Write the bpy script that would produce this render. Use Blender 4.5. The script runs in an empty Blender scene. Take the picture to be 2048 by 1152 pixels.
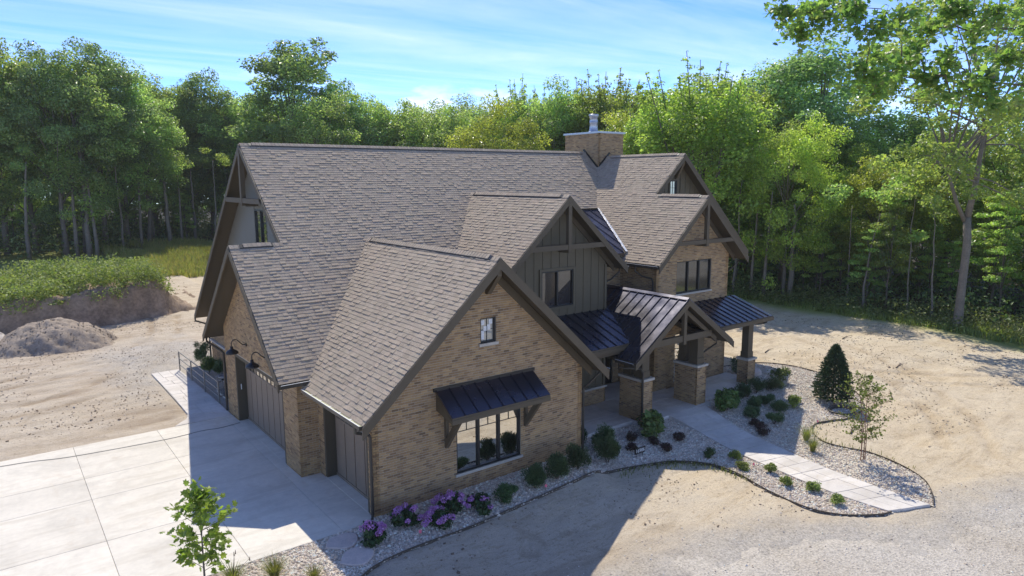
import bpy, bmesh, math, random
import numpy as np
from mathutils import Vector, Matrix
from mathutils.geometry import tessellate_polygon

random.seed(11)
rng = np.random.default_rng(11)
scene = bpy.context.scene
COL = scene.collection

# ------------------------------------------------------------------ camera
cam_d = bpy.data.cameras.new('camera')
cam = bpy.data.objects.new('camera', cam_d)
COL.objects.link(cam)
CAM = np.array([-8.0526, -17.0335, 9.4997])
c_r, c_u, c_f = (0.794488, -0.607265, -0.004348), (0.098207, 0.121413, 0.987732), (0.599287, 0.785168, -0.156099)
cam.matrix_world = Matrix(((c_r[0], c_u[0], -c_f[0], CAM[0]), (c_r[1], c_u[1], -c_f[1], CAM[1]),
                           (c_r[2], c_u[2], -c_f[2], CAM[2]), (0, 0, 0, 1)))
cam_d.sensor_width = 36.0
cam_d.lens = 24.313
cam_d.clip_start = 0.1
cam_d.clip_end = 2000
scene.camera = cam

# ------------------------------------------------------------------ sky, sun, exposure
SUN_AZ, SUN_EL = math.radians(28.0), math.radians(49.5)
world = bpy.data.worlds.new('World')
scene.world = world
world.use_nodes = True
wt = world.node_tree
wt.nodes.clear()
def wn(t, **k):
    n = wt.nodes.new(t)
    for a, b in k.items(): setattr(n, a, b)
    return n
w_out = wn('ShaderNodeOutputWorld'); w_bg = wn('ShaderNodeBackground')
sky = wn('ShaderNodeTexSky', sky_type='NISHITA', sun_disc=False, sun_elevation=SUN_EL, sun_rotation=SUN_AZ,
         altitude=250.0, air_density=0.45, dust_density=0.0, ozone_density=3.0)
w_bg.inputs['Strength'].default_value = 0.128
tc = wn('ShaderNodeTexCoord')
sep = wn('ShaderNodeSeparateXYZ'); wt.links.new(tc.outputs['Generated'], sep.inputs[0])
def wmath(op, a, b=None, clamp=False):
    n = wn('ShaderNodeMath', operation=op, use_clamp=clamp)
    for i, v in enumerate((a, b)):
        if v is None: continue
        if isinstance(v, (int, float)): n.inputs[i].default_value = v
        else: wt.links.new(v, n.inputs[i])
    return n.outputs[0]
# cirrus: the view direction cut by a flat layer overhead, stretched along one wind direction
zc = wmath('MAXIMUM', sep.outputs['Z'], 0.04)
cx_, cy_ = wmath('DIVIDE', sep.outputs['X'], zc), wmath('DIVIDE', sep.outputs['Y'], zc)
comb = wn('ShaderNodeCombineXYZ'); wt.links.new(cx_, comb.inputs[0]); wt.links.new(cy_, comb.inputs[1])
mp = wn('ShaderNodeMapping'); wt.links.new(comb.outputs[0], mp.inputs[0])
mp.inputs['Rotation'].default_value = (0, 0, math.radians(43)); mp.inputs['Scale'].default_value = (0.16, 0.62, 1)
mp.inputs['Location'].default_value = (0.35, 0.2, 0)
n1 = wn('ShaderNodeTexNoise'); n1.inputs['Scale'].default_value = 1.3; n1.inputs['Detail'].default_value = 9; n1.inputs['Roughness'].default_value = 0.62
n1.inputs['Distortion'].default_value = 0.5
wt.links.new(mp.outputs[0], n1.inputs['Vector'])
cir = wn('ShaderNodeMapRange'); cir.inputs[1].default_value = 0.42; cir.inputs[2].default_value = 0.86; cir.inputs[3].default_value = 0; cir.inputs[4].default_value = 0.46
wt.links.new(n1.outputs['Fac'], cir.inputs[0])
# fair weather cumulus low over the horizon
mp2 = wn('ShaderNodeMapping'); wt.links.new(tc.outputs['Generated'], mp2.inputs[0]); mp2.inputs['Scale'].default_value = (5.5, 5.5, 17)
mp2.inputs['Location'].default_value = (1.3, 0.4, 0.0)
n2 = wn('ShaderNodeTexNoise'); n2.inputs['Scale'].default_value = 1.1; n2.inputs['Detail'].default_value = 8; n2.inputs['Roughness'].default_value = 0.55
wt.links.new(mp2.outputs[0], n2.inputs['Vector'])
cum = wn('ShaderNodeMapRange'); cum.inputs[1].default_value = 0.545; cum.inputs[2].default_value = 0.65; cum.inputs[4].default_value = 0.75
wt.links.new(n2.outputs['Fac'], cum.inputs[0])
band = wn('ShaderNodeMapRange'); band.inputs[1].default_value = 0.155; band.inputs[2].default_value = 0.10
wt.links.new(sep.outputs['Z'], band.inputs[0])
cumb = wmath('MULTIPLY', cum.outputs[0], band.outputs[0])
cl = wmath('MAXIMUM', cir.outputs[0], cumb, True)
mix = wn('ShaderNodeMix', data_type='RGBA'); wt.links.new(cl, mix.inputs['Factor'])
hsv = wn('ShaderNodeHueSaturation'); hsv.inputs['Saturation'].default_value = 1.16; hsv.inputs['Hue'].default_value = 0.509
wt.links.new(sky.outputs[0], hsv.inputs['Color'])
wt.links.new(hsv.outputs[0], mix.inputs['A'])
mix.inputs['B'].default_value = (5.0, 5.05, 5.2, 1)
wt.links.new(mix.outputs['Result'], w_bg.inputs[0]); wt.links.new(w_bg.outputs[0], w_out.inputs[0])

sun_d = bpy.data.lights.new('sun', 'SUN'); sun_o = bpy.data.objects.new('sun', sun_d); COL.objects.link(sun_o)
sun_d.energy = 2.05; sun_d.angle = math.radians(0.53); sun_d.color = (1.0, 0.935, 0.81)
S = Vector((math.sin(SUN_AZ) * math.cos(SUN_EL), math.cos(SUN_AZ) * math.cos(SUN_EL), math.sin(SUN_EL)))
sun_o.rotation_euler = S.to_track_quat('Z', 'Y').to_euler(); sun_o.location = (20, 40, 60)
vs = scene.view_settings
vs.view_transform = 'Standard'; vs.look = 'None'; vs.gamma = 1.0; vs.use_curve_mapping = False
vs.exposure = 1.28

# ------------------------------------------------------------------ helpers
def tag(o, label=None, cat=None, group=None, kind=None):
    if label: o['label'] = label
    if cat: o['category'] = cat
    if group: o['group'] = group
    if kind: o['kind'] = kind
    return o
def empty(name, loc, label=None, cat=None, group=None, rz=0.0):
    o = bpy.data.objects.new(name, None); COL.objects.link(o)
    o.location = loc; o.rotation_euler = (0, 0, rz); o.empty_display_size = 0.1
    return tag(o, label, cat, group)
def link(name, me, parent=None, loc=None):
    """link a mesh whose vertices are in world space (loc None) or local space"""
    o = bpy.data.objects.new(name, me); COL.objects.link(o)
    if parent is not None:
        o.parent = parent
        if loc is None:
            o.matrix_parent_inverse = wmat(parent).inverted()
    if loc is not None: o.location = loc
    return o
def wmat(o):
    m = Matrix.LocRotScale(o.location, o.rotation_euler, o.scale)
    if o.parent: m = wmat(o.parent) @ o.matrix_parent_inverse @ m
    return m
def copy_tree(o, parent=None):
    c = o.copy(); COL.objects.link(c); c.parent = parent
    for ch in list(o.children): copy_tree(ch, c)
    return c

class MB:
    def __init__(s): s.v, s.f, s.c, s.m = [], [], [], []
    def face(s, pts, col=None, mi=0):
        i = len(s.v); s.v += [tuple(map(float, p)) for p in pts]; s.f.append(tuple(range(i, i + len(pts)))); s.c.append(col); s.m.append(mi)
    def hexa(s, P, col=None, mi=0, skip=()):
        """P: 8 points, 0-3 one loop, 4-7 the opposite loop"""
        i = len(s.v); s.v += [tuple(map(float, p)) for p in P]
        for k, q in enumerate(((0, 3, 2, 1), (4, 5, 6, 7), (0, 1, 5, 4), (1, 2, 6, 5), (2, 3, 7, 6), (3, 0, 4, 7))):
            if k in skip: continue
            s.f.append(tuple(i + j for j in q)); s.c.append(col); s.m.append(mi)
    def box(s, x0, x1, y0, y1, z0, z1, col=None, mi=0):
        s.hexa([(x0, y0, z0), (x1, y0, z0), (x1, y1, z0), (x0, y1, z0), (x0, y0, z1), (x1, y0, z1), (x1, y1, z1), (x0, y1, z1)], col, mi)
    def obox(s, o, a, b, c, col=None, mi=0):
        """parallelepiped from corner o and edge vectors a, b, c"""
        o, a, b, c = map(Vector, (o, a, b, c))
        P = [o, o + a, o + a + b, o + b, o + c, o + a + c, o + a + b + c, o + b + c]
        s.hexa(P, col, mi)
    def bar(s, p, q, w, h, up=(0, 0, 1), col=None, mi=0):
        p, q = Vector(p), Vector(q); d = (q - p).normalized(); up = Vector(up)
        x = d.cross(up).normalized(); y = x.cross(d)
        s.obox(p - x * w / 2 - y * h / 2, x * w, d * (q - p).length, y * h, col, mi)
    def prism(s, pts, off, col=None, mi=0):
        """planar polygon pts extruded by vector off"""
        off = Vector(off); A = [Vector(p) for p in pts]; B = [p + off for p in A]; n = len(A)
        s.face(A[::-1], col, mi); s.face(B, col, mi)
        for i in range(n): s.face([A[i], A[(i + 1) % n], B[(i + 1) % n], B[i]], col, mi)
    def tube(s, pts, r, n=8, col=None, mi=0, cap=True):
        pts = [Vector(p) for p in pts]; k = len(pts)
        rs = r if isinstance(r, (list, tuple)) else [r] * k
        base = len(s.v); ref = Vector((0.3, 0.2, 1)).normalized()
        for i, p in enumerate(pts):
            d = (pts[min(i + 1, k - 1)] - pts[max(i - 1, 0)]).normalized()
            a = d.cross(ref)
            if a.length < 0.05: a = d.cross(Vector((1, 0, 0)))
            a.normalize(); b = d.cross(a)
            for j in range(n):
                t = 2 * math.pi * j / n
                s.v.append(tuple(p + (a * math.cos(t) + b * math.sin(t)) * rs[i]))
        for i in range(k - 1):
            for j in range(n):
                s.f.append((base + i * n + j, base + i * n + (j + 1) % n, base + (i + 1) * n + (j + 1) % n, base + (i + 1) * n + j)); s.c.append(col); s.m.append(mi)
        if cap:
            s.f.append(tuple(base + j for j in range(n))[::-1]); s.c.append(col); s.m.append(mi)
            s.f.append(tuple(base + (k - 1) * n + j for j in range(n))); s.c.append(col); s.m.append(mi)
    def lathe(s, c, prof, n=20, axis='z', col=None, mi=0):
        c = Vector(c); base = len(s.v); k = len(prof)
        for r, z in prof:
            for j in range(n):
                t = 2 * math.pi * j / n
                s.v.append((c.x + r * math.cos(t), c.y + r * math.sin(t), c.z + z))
        for i in range(k - 1):
            for j in range(n):
                s.f.append((base + i * n + j, base + i * n + (j + 1) % n, base + (i + 1) * n + (j + 1) % n, base + (i + 1) * n + j)); s.c.append(col); s.m.append(mi)
    def mesh(s, name, mats, smooth=False):
        me = bpy.data.meshes.new(name); me.from_pydata(s.v, [], s.f)
        for m in (mats if isinstance(mats, (list, tuple)) else [mats]): me.materials.append(m)
        if any(s.m): me.polygons.foreach_set('material_index', s.m)
        if any(c is not None for c in s.c):
            at = me.attributes.new('col', 'FLOAT_COLOR', 'FACE')
            at.data.foreach_set('color', np.array([(*(c or (1, 1, 1)), 1) for c in s.c], dtype=np.float32).ravel())
        if smooth: me.polygons.foreach_set('use_smooth', [True] * len(me.polygons))
        me.update(); return me
    def build(s, name, mats, parent=None, smooth=False, loc=None):
        return link(name, s.mesh(name, mats, smooth), parent, loc)

def np_mesh(name, V, F, mats, col=None, smooth=False, midx=None):
    """V (n,3), F (m,k) all faces with k corners"""
    me = bpy.data.meshes.new(name); V = np.asarray(V, np.float32); F = np.asarray(F, np.int32); m, k = F.shape
    me.vertices.add(len(V)); me.vertices.foreach_set('co', V.ravel())
    me.loops.add(m * k); me.loops.foreach_set('vertex_index', F.ravel())
    me.polygons.add(m); me.polygons.foreach_set('loop_start', np.arange(0, m * k, k, dtype=np.int32))
    me.polygons.foreach_set('loop_total', np.full(m, k, np.int32))
    for mt in (mats if isinstance(mats, (list, tuple)) else [mats]): me.materials.append(mt)
    if midx is not None: me.polygons.foreach_set('material_index', np.asarray(midx, np.int32))
    if col is not None:
        at = me.attributes.new('col', 'FLOAT_COLOR', 'FACE')
        at.data.foreach_set('color', np.hstack([np.asarray(col, np.float32), np.ones((m, 1), np.float32)]).ravel())
    me.polygons.foreach_set('use_smooth', np.full(m, bool(smooth)))
    me.update(calc_edges=True); me.validate(); return me

# ------------------------------------------------------------------ materials
def nodes_of(name):
    m = bpy.data.materials.new(name); m.use_nodes = True; t = m.node_tree; t.nodes.clear()
    out = t.nodes.new('ShaderNodeOutputMaterial'); return m, t, out
def lk(t, a, b): t.links.new(a, b)
def noise(t, scale, detail=5, rough=0.6, vec=None, dist=0.0):
    n = t.nodes.new('ShaderNodeTexNoise'); n.inputs['Scale'].default_value = scale; n.inputs['Detail'].default_value = detail
    n.inputs['Roughness'].default_value = rough; n.inputs['Distortion'].default_value = dist
    if vec is not None: lk(t, vec, n.inputs['Vector'])
    return n.outputs['Fac']
def ramp(t, fac, stops):
    n = t.nodes.new('ShaderNodeValToRGB'); lk(t, fac, n.inputs[0]); e = n.color_ramp.elements
    while len(e) < len(stops): e.new(0.5)
    for el, (p, c) in zip(e, stops): el.position = p; el.color = (*c, 1) if len(c) == 3 else c
    return n.outputs['Color']
def mixc(t, fac, a, b, mode='MIX'):
    n = t.nodes.new('ShaderNodeMix'); n.data_type = 'RGBA'; n.blend_type = mode
    for s, v in (('Factor', fac), ('A', a), ('B', b)):
        if isinstance(v, (int, float)): n.inputs[s].default_value = v
        elif isinstance(v, tuple): n.inputs[s].default_value = (*v, 1)
        else: lk(t, v, n.inputs[s])
    return n.outputs['Result']
def mrange(t, v, a, b, c=0.0, d=1.0):
    n = t.nodes.new('ShaderNodeMapRange'); lk(t, v, n.inputs[0])
    for i, q in enumerate((a, b, c, d)): n.inputs[i + 1].default_value = q
    return n.outputs[0]
def gpos(t): return t.nodes.new('ShaderNodeNewGeometry').outputs['Position']
def gray(v): return (v, v, v)
def attr(t): 
    n = t.nodes.new('ShaderNodeAttribute'); n.attribute_name = 'col'; return n.outputs['Color']
def bump(t, h, strength, dist=0.02):
    n = t.nodes.new('ShaderNodeBump'); n.inputs['Strength'].default_value = strength; n.inputs['Distance'].default_value = dist
    lk(t, h, n.inputs['Height']); return n.outputs['Normal']
def mk(name, base, rough=0.7, var=0.18, scale=3.0, bs=0.0, bscale=60.0, use_attr=False, metal=0.0, spec=0.5, fine=0.1, coat=0.0):
    m, t, out = nodes_of(name); p = t.nodes.new('ShaderNodeBsdfPrincipled'); pos = gpos(t)
    f = noise(t, scale, 6, 0.65, pos); c = ramp(t, f, [(0.25, gray(1 - var)), (0.75, gray(1 + var))])
    f2 = noise(t, bscale, 3, 0.6, pos); c2 = ramp(t, f2, [(0.3, gray(1 - fine)), (0.7, gray(1 + fine))])
    k = mixc(t, 1.0, c, c2, 'MULTIPLY')
    col = mixc(t, 1.0, k, attr(t) if use_attr else base, 'MULTIPLY')
    if use_attr and base != (1, 1, 1): col = mixc(t, 1.0, col, base, 'MULTIPLY')
    lk(t, col, p.inputs['Base Color']); p.inputs['Metallic'].default_value = metal; p.inputs['Specular IOR Level'].default_value = spec
    lk(t, mrange(t, f, 0.3, 0.7, max(rough - 0.08, 0.02), min(rough + 0.08, 1)), p.inputs['Roughness'])
    if bs: lk(t, bump(t, f2, bs), p.inputs['Normal'])
    if coat: p.inputs['Coat Weight'].default_value = coat
    lk(t, p.outputs[0], out.inputs[0]); return m
M_brick = mk('brick', (1, 1, 1), 0.85, 0.16, 1.1, 0.35, 130, use_attr=True, spec=0.25)
M_mortar = mk('mortar', (0.47, 0.405, 0.31), 0.95, 0.14, 2, 0.3, 90, spec=0.2)
M_shingle = mk('shingle', (1, 1, 1), 0.92, 0.07, 1.3, 0.4, 160, use_attr=True, spec=0.2, fine=0.2)
M_shdeck = mk('shingle_deck', (0.16, 0.145, 0.135), 0.95, 0.25, 6, 0.5, 40, spec=0.2)
M_trim = mk('trim', (0.118, 0.092, 0.058), 0.6, 0.14, 2.2, 0.1, 80, spec=0.35)
M_soffit = mk('soffit', (0.10, 0.08, 0.052), 0.7, 0.12, 2.0, spec=0.3)
M_batten = mk('board_batten', (0.135, 0.112, 0.070), 0.62, 0.10, 2.0, 0.1, 70, spec=0.35)
M_siding = mk('siding', (0.175, 0.165, 0.132), 0.6, 0.08, 2.0, spec=0.35)
M_door = mk('garage_door', (0.23, 0.175, 0.125), 0.55, 0.14, 3.0, 0.08, 50, spec=0.4)
M_cord = mk('cord', (.16, .15, .14), .7, .1, 4)
M_dark = mk('dark_metal', (0.018, 0.017, 0.016), 0.4, 0.1, 4, spec=0.5)
M_frame = mk('window_frame', (0.02, 0.019, 0.017), 0.45, 0.08, 4, spec=0.5)
M_gutter = mk('gutter', (0.05, 0.043, 0.034), 0.38, 0.1, 3, spec=0.5)
M_guard = mk('gutter_guard', (0.42, 0.42, 0.24), 0.5, 0.2, 6, 0.1, 60)
M_white = mk('white_metal', (0.75, 0.75, 0.73), 0.4, 0.05, 4)
M_stone = mk('limestone', (0.52, 0.47, 0.39), 0.8, 0.12, 4, 0.2, 50)
M_flag = mk('flagstone', (0.64, 0.53, 0.46), 0.8, 0.15, 5, 0.25, 30)
M_flue = mk('galvanised', (0.5, 0.52, 0.55), 0.38, 0.12, 8, metal=0.7)
M_steel = mk('railing_steel', (0.23, 0.22, 0.2), 0.45, 0.12, 6, metal=0.3)
M_ac = mk('ac_unit', (0.32, 0.32, 0.31), 0.5, 0.1, 5, metal=0.2)
def metal_roof():
    m, t, out = nodes_of('standing_seam'); p = t.nodes.new('ShaderNodeBsdfPrincipled'); pos = gpos(t)
    f = noise(t, 1.4, 4, 0.5, pos)
    lk(t, ramp(t, f, [(0.3, (0.085, 0.082, 0.10)), (0.7, (0.12, 0.115, 0.14))]), p.inputs['Base Color'])
    p.inputs['Metallic'].default_value = 0.75; p.inputs['Specular IOR Level'].default_value = 0.6
    lk(t, mrange(t, f, 0.3, 0.7, 0.2, 0.32), p.inputs['Roughness'])
    lk(t, bump(t, noise(t, 2.2, 2, 0.5, pos), 0.12, 0.03), p.inputs['Normal'])
    lk(t, p.outputs[0], out.inputs[0]); return m
M_metal = metal_roof()
def glass(name, tint, fac, rough=0.015):
    m, t, out = nodes_of(name); p = t.nodes.new('ShaderNodeBsdfPrincipled'); g = t.nodes.new('ShaderNodeBsdfGlossy'); mx = t.nodes.new('ShaderNodeMixShader')
    p.inputs['Base Color'].default_value = (*tint, 1); p.inputs['Roughness'].default_value = 0.25
    g.inputs['Roughness'].default_value = rough; g.inputs['Color'].default_value = (0.9, 0.9, 0.86, 1)
    lk(t, bump(t, noise(t, 1.1, 1, 0.4, gpos(t)), 0.02, 0.05), g.inputs['Normal'])
    mx.inputs[0].default_value = fac; lk(t, p.outputs[0], mx.inputs[1]); lk(t, g.outputs[0], mx.inputs[2]); lk(t, mx.outputs[0], out.inputs[0]); return m
M_glass = glass('window_glass', (0.012, 0.012, 0.011), 0.8)
M_glass2 = glass('clear_glass', (0.30, 0.30, 0.26), 0.25)
M_glass3 = glass('shaded_glass', (0.010, 0.010, 0.010), 0.13)
# ------------------------------------------------------------------ house
house = empty('brick_house', (0, 0, 0), 'large tan brick house with steep grey shingle gables and dark metal porch roofs', 'house')
TM, T = 0.874, 0.914
PAL_B = [(0.403, 0.283, 0.160), (0.370, 0.263, 0.147), (0.336, 0.232, 0.130), (0.314, 0.221, 0.130), (0.274, 0.185, 0.109), (0.381, 0.268, 0.143), (0.235, 0.160, 0.097),
         (0.179, 0.122, 0.077), (0.134, 0.095, 0.064), (0.347, 0.247, 0.155), (0.302, 0.206, 0.118), (0.207, 0.139, 0.084)]
PW_B = np.array([2.2, 2.4, 2.8, 2.8, 2.4, 2.0, 2.0, 1.3, 0.7, 2.4, 2.6, 1.7]); PW_B /= PW_B.sum()
_m = np.average(np.array(PAL_B), 0, PW_B); PAL_B = [tuple(np.array([1.22, 1.13, .97]) * (_m * .2 + np.array(c) * .8)) for c in PAL_B]
BH, BG, BL = 0.060, 0.0145, 0.200
BRICKS = []
def intervals(poly, v):
    """u intervals of polygon poly [(u, v)] on the line v"""
    xs = []
    n = len(poly)
    for i in range(n):
        (u0, v0), (u1, v1) = poly[i], poly[(i + 1) % n]
        if (v0 <= v) != (v1 <= v): xs.append(u0 + (u1 - u0) * (v - v0) / (v1 - v0))
    xs.sort(); return [(xs[i], xs[i + 1]) for i in range(0, len(xs) - 1, 2)]
def cut(iv, a, b):
    r = []
    for p, q in iv:
        if b <= p or a >= q: r.append((p, q)); continue
        if a > p: r.append((p, a))
        if b < q: r.append((b, q))
    return r
def lay_bricks(wall, O, U, N, poly, holes, z0=None):
    O, U, N = Vector(O), Vector(U), Vector(N)
    zs = [p[1] for p in poly]; z = min(zs) if z0 is None else z0; row = 0
    while z < max(zs):
        zm = z + BH / 2
        iv = intervals(poly, zm)
        for (a, b, c, d) in holes:
            if b - 0.01 < zm < d + 0.01: iv = cut(iv, a, c)
        for p, q in iv:
            u = math.floor(p / (BL + BG)) * (BL + BG) + (BL + BG) * (0.5 * (row % 2)) - (BL + BG)
            while u < q:
                a, b = max(u, p), min(u + BL, q)
                if b - a > 0.035:
                    BRICKS.append((O + U * ((a + b) / 2) + Vector((0, 0, zm)), U, N, b - a, int(rng.choice(12, p=PW_B)), wall))
                u += BL + BG
        z += BH + BG; row += 1
def wall_core(name, O, U, N, poly, holes, mat, thick=0.2, parent=house, reveal=0.14):
    """poly in (u, z); front face at O, holes are rectangles (u0, z0, u1, z1)"""
    O, U, N = Vector(O), Vector(U), Vector(N); W = lambda u, z, d=0.0: O + U * u + Vector((0, 0, z)) - N * d
    mb = MB(); loops = [[Vector((u, z, 0)) for u, z in poly]]
    for a, b, c, d in holes: loops.append([Vector(q) for q in ((a, b, 0), (a, d, 0), (c, d, 0), (c, b, 0))])
    flat = [p for l in loops for p in l]
    for tri in tessellate_polygon(loops):
        q = [W(flat[i].x, flat[i].y) for i in tri]
        if (q[1] - q[0]).cross(q[2] - q[0]).dot(N) < 0: q = q[::-1]
        mb.face(q)
    n = len(poly)
    for i in range(n):
        (a, b), (c, d) = poly[i], poly[(i + 1) % n]; mb.face([W(a, b), W(c, d), W(c, d, thick), W(a, b, thick)])
    for a, b, c, d in holes:
        for (p, q) in (((a, b), (a, d)), ((a, d), (c, d)), ((c, d), (c, b)), ((c, b), (a, b))):
            mb.face([W(*p), W(*q), W(*q, reveal), W(*p, reveal)])
    return mb.build(name, mat, parent)
def brick_wall(name, O, U, N, poly, holes=(), thick=0.2, parent=house, z0=None):
    w = wall_core(name, O, U, N, poly, list(holes), M_mortar, thick, parent); lay_bricks(w, O, U, N, poly, list(holes), z0); return w
def window(O, U, N, w, h, cols=1, mat=None, sill=True, muntin=None, inset=0.09, fr=0.055, trim=0.0, split=(), parent=house, name='window', fmat=None):
    """O: lower left corner on the wall face"""
    mat = mat or M_glass; fmat = fmat or M_frame
    O, U, N = Vector(O), Vector(U), Vector(N); Z = Vector((0, 0, 1)); mb = MB()
    P = lambda u, z, d: O + U * u + Z * z + N * d
    def rect(m, u0, z0, u1, z1, d0, d1): m.obox(P(u0, z0, d0), U * (u1 - u0), Z * (z1 - z0), N * (d1 - d0))
    d0, d1 = -inset - 0.05, -inset + 0.055
    rect(mb, 0, 0, fr, h, d0, d1); rect(mb, w - fr, 0, w, h, d0, d1); rect(mb, fr, 0, w - fr, fr, d0, d1); rect(mb, fr, h - fr, w - fr, h, d0, d1)
    cw = (w - 2 * fr) / cols
    for i in range(1, cols): rect(mb, fr + cw * i - 0.04, fr, fr + cw * i + 0.04, h - fr, d0, d1 + 0.004)
    f = mb.build(name, fmat, parent)
    for i in range(cols):
        a = fr + cw * i + (0.04 if i else 0); b = fr + cw * (i + 1) - (0.04 if i < cols - 1 else 0)
        pm = MB(); rect(pm, a, fr, b, h - fr, -inset - 0.02, -inset - 0.005); pm.build('pane', mat, f)
        if muntin:
            mm = MB(); nr, nc, frac = muntin
            zb = h - fr - (h - 2 * fr) * frac
            for k in range(nr):
                zz = zb + (h - fr - zb) * k / nr
                if zz > fr + 0.05: rect(mm, a, zz - 0.009, b, zz + 0.009, -inset - 0.005, -inset + 0.008)
            for k in range(1, nc):
                uu = a + (b - a) * k / nc; rect(mm, uu - 0.009, zb, uu + 0.009, h - fr, -inset - 0.005, -inset + 0.012)
            if mm.f: mm.build('muntin', fmat, f)
    if sill:
        sm = MB(); rect(sm, -0.06, -0.085, w + 0.06, 0.0, -0.1, 0.055); sm.build('sill', M_stone, f)
    if trim:
        tm = MB(); t = trim
        rect(tm, -t, -t, 0, h + t, -0.02, 0.045); rect(tm, w, -t, w + t, h + t, -0.02, 0.045); rect(tm, 0, h, w, h + t, -0.02, 0.047); rect(tm, 0, -t, w, 0, -0.02, 0.05)
        tm.build('window_trim', M_batten, f)
    return f
X, Y, Z3 = Vector((1, 0, 0)), Vector((0, 1, 0)), Vector((0, 0, 1))
FL = -0.15   # porch floor level

# ---- roofs ----------------------------------------------------------------
PAL_S = [(0.348, 0.295, 0.252), (0.317, 0.266, 0.230), (0.299, 0.260, 0.213), (0.360, 0.295, 0.252), (0.275, 0.234, 0.196), (0.244, 0.205, 0.176), (0.342, 0.297, 0.252), (0.207, 0.175, 0.150), (0.329, 0.260, 0.226), (0.281, 0.254, 0.207)]
PW_S = np.array([3, 3, 2.5, 2, 2, 1.6, 2, .8, 1.8, 1.6]); PW_S /= PW_S.sum()
_m = np.average(np.array(PAL_S), 0, PW_S) * np.array([1.02, 1.0, .97]); PAL_S = [tuple(np.array([1.36, 1.32, 1.17]) * (_m * .68 + np.array(c) * .32)) for c in PAL_S]
SHINGLES = []
def roof_slab(name, poly, abc, thick=0.17, mats=None, parent=house):
    a, b, c = abc; mb = MB(); z = lambda x, y: a * x + b * y + c
    top = [Vector((x, y, z(x, y))) for x, y in poly]; bot = [p - Vector((0, 0, thick)) for p in top]; n = len(poly)
    if (top[1] - top[0]).cross(top[2] - top[1]).z < 0: top.reverse(); bot.reverse()
    for tri in tessellate_polygon([top]):
        q = [top[i] for i in tri]
        if (q[1] - q[0]).cross(q[2] - q[0]).z < 0: q.reverse()
        mb.face(q, None, 0); mb.face([p - Vector((0, 0, thick)) for p in q[::-1]], None, 1)
    for i in range(n): mb.face([bot[i], bot[(i + 1) % n], top[(i + 1) % n], top[i]], None, 1)
    return mb.build(name, mats or [M_shdeck, M_soffit], parent)
def shingle(roof, poly, abc, axis, up, expo=0.146):
    """axis: plan axis running up the slope ('x' or 'y'), up: +1 when z grows with it"""
    a, b, c = abc; g = abs(b if axis == 'y' else a); cs = 1 / math.sqrt(1 + g * g); dv = expo * cs
    uv = [((x, y) if axis == 'y' else (y, x)) for x, y in poly]
    vs_ = [p[1] for p in uv]; v = min(vs_) if up > 0 else max(vs_); end = max(vs_) if up > 0 else min(vs_)
    n = Vector((-a, -b, 1)).normalized(); row = 0
    def W(u, v, h):
        x, y = (u, v) if axis == 'y' else (v, u)
        return Vector((x, y, a * x + b * y + c)) + n * h
    while (v < end if up > 0 else v > end):
        v1 = v + dv * up; v2 = v + dv * 1.12 * up
        if (v2 - end) * up > 0: v2 = end
        for p, q in intervals(uv, v + 0.4 * dv * up):
            u = p - random.random() * 0.25
            while u < q:
                w = random.choice((.11, .14, .17, .2, .24, .28)); s0, s1 = max(u, p), min(u + w, q)
                if s1 - s0 > 0.02:
                    hb = 0.013 + random.choice((0.0, 0.0, 0.013)) + random.random() * 0.004
                    jit = random.choice((0, 0, 0, 0.006)) * up + random.uniform(-.002, .002)
                    A, B_, C_, D = W(s0, v + jit, hb), W(s1 - 0.003, v + jit, hb), W(s1 - 0.003, v2, 0.004), W(s0, v2, 0.004)
                    E_, F_ = W(s0, v + jit, 0.0), W(s1 - 0.003, v + jit, 0.0)
                    SHINGLES.append(((A + B_ + C_ + D) / 4, (A, B_, C_, D, E_, F_), int(rng.choice(10, p=PW_S)), roof))
                u += w
        v = v1; row += 1
def ridge_cap(p, q, d1, d2, parent, vent=True):
    """caps along the ridge p-q; d1, d2: unit vectors down each slope"""
    p, q, d1, d2 = map(Vector, (p, q, d1, d2)); L = (q - p).length; e = (q - p).normalized()
    up = Vector((0, 0, 1)); mb = MB(); lift = 0.055 if vent else 0.02
    if vent:
        vm = MB(); ins = 0.35
        for d in (d1, d2):
            vm.obox(p + e * ins + d * 0.02 + up * 0.012, e * (L - 2 * ins), d * 0.15, up * 0.045)
        vm.build('ridge_vent', M_dark, parent)
    s = 0.0
    while s < L:
        w = min(0.16, L - s); near_end = (s < 0.33 or s > L - 0.5); h0 = (0.02 if near_end and vent else lift) + 0.012
        col = PAL_S[int(rng.choice(10, p=PW_S))]; k = random.uniform(0.92, 1.1); col = tuple(c * k for c in col)
        a = p + e * s; b = p + e * (s + w + 0.02)
        for d in (d1, d2):
            A, B_ = a + up * (h0 + 0.012), b + up * h0
            mb.face([A, B_, B_ + d * 0.165, A + d * 0.165], col); mb.face([A + d * 0.165, B_ + d * 0.165, B_ + d * 0.165 - up * 0.02, A + d * 0.165 - up * 0.02], col)
        mb.face([a + up * (h0 + 0.012) + d1 * 0.165, a + up * (h0 + 0.012), a + up * (h0 + 0.012) + d2 * 0.165, a + d2 * 0.165, a, a + d1 * 0.165], col)
        s += w
    return mb.build('ridge_cap', M_shingle, parent)
def rake(p, q, off, depth=0.27, name='rake_board', drop=0.0, parent=house, mat=None):
    """board from p to q (top edge), vertical depth, thickness vector off"""
    p, q = Vector(p) - Z3 * drop, Vector(q) - Z3 * drop; mb = MB()
    mb.prism([p, q, q - Z3 * depth, p - Z3 * depth], off); return mb.build(name, mat or M_trim, parent)
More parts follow.
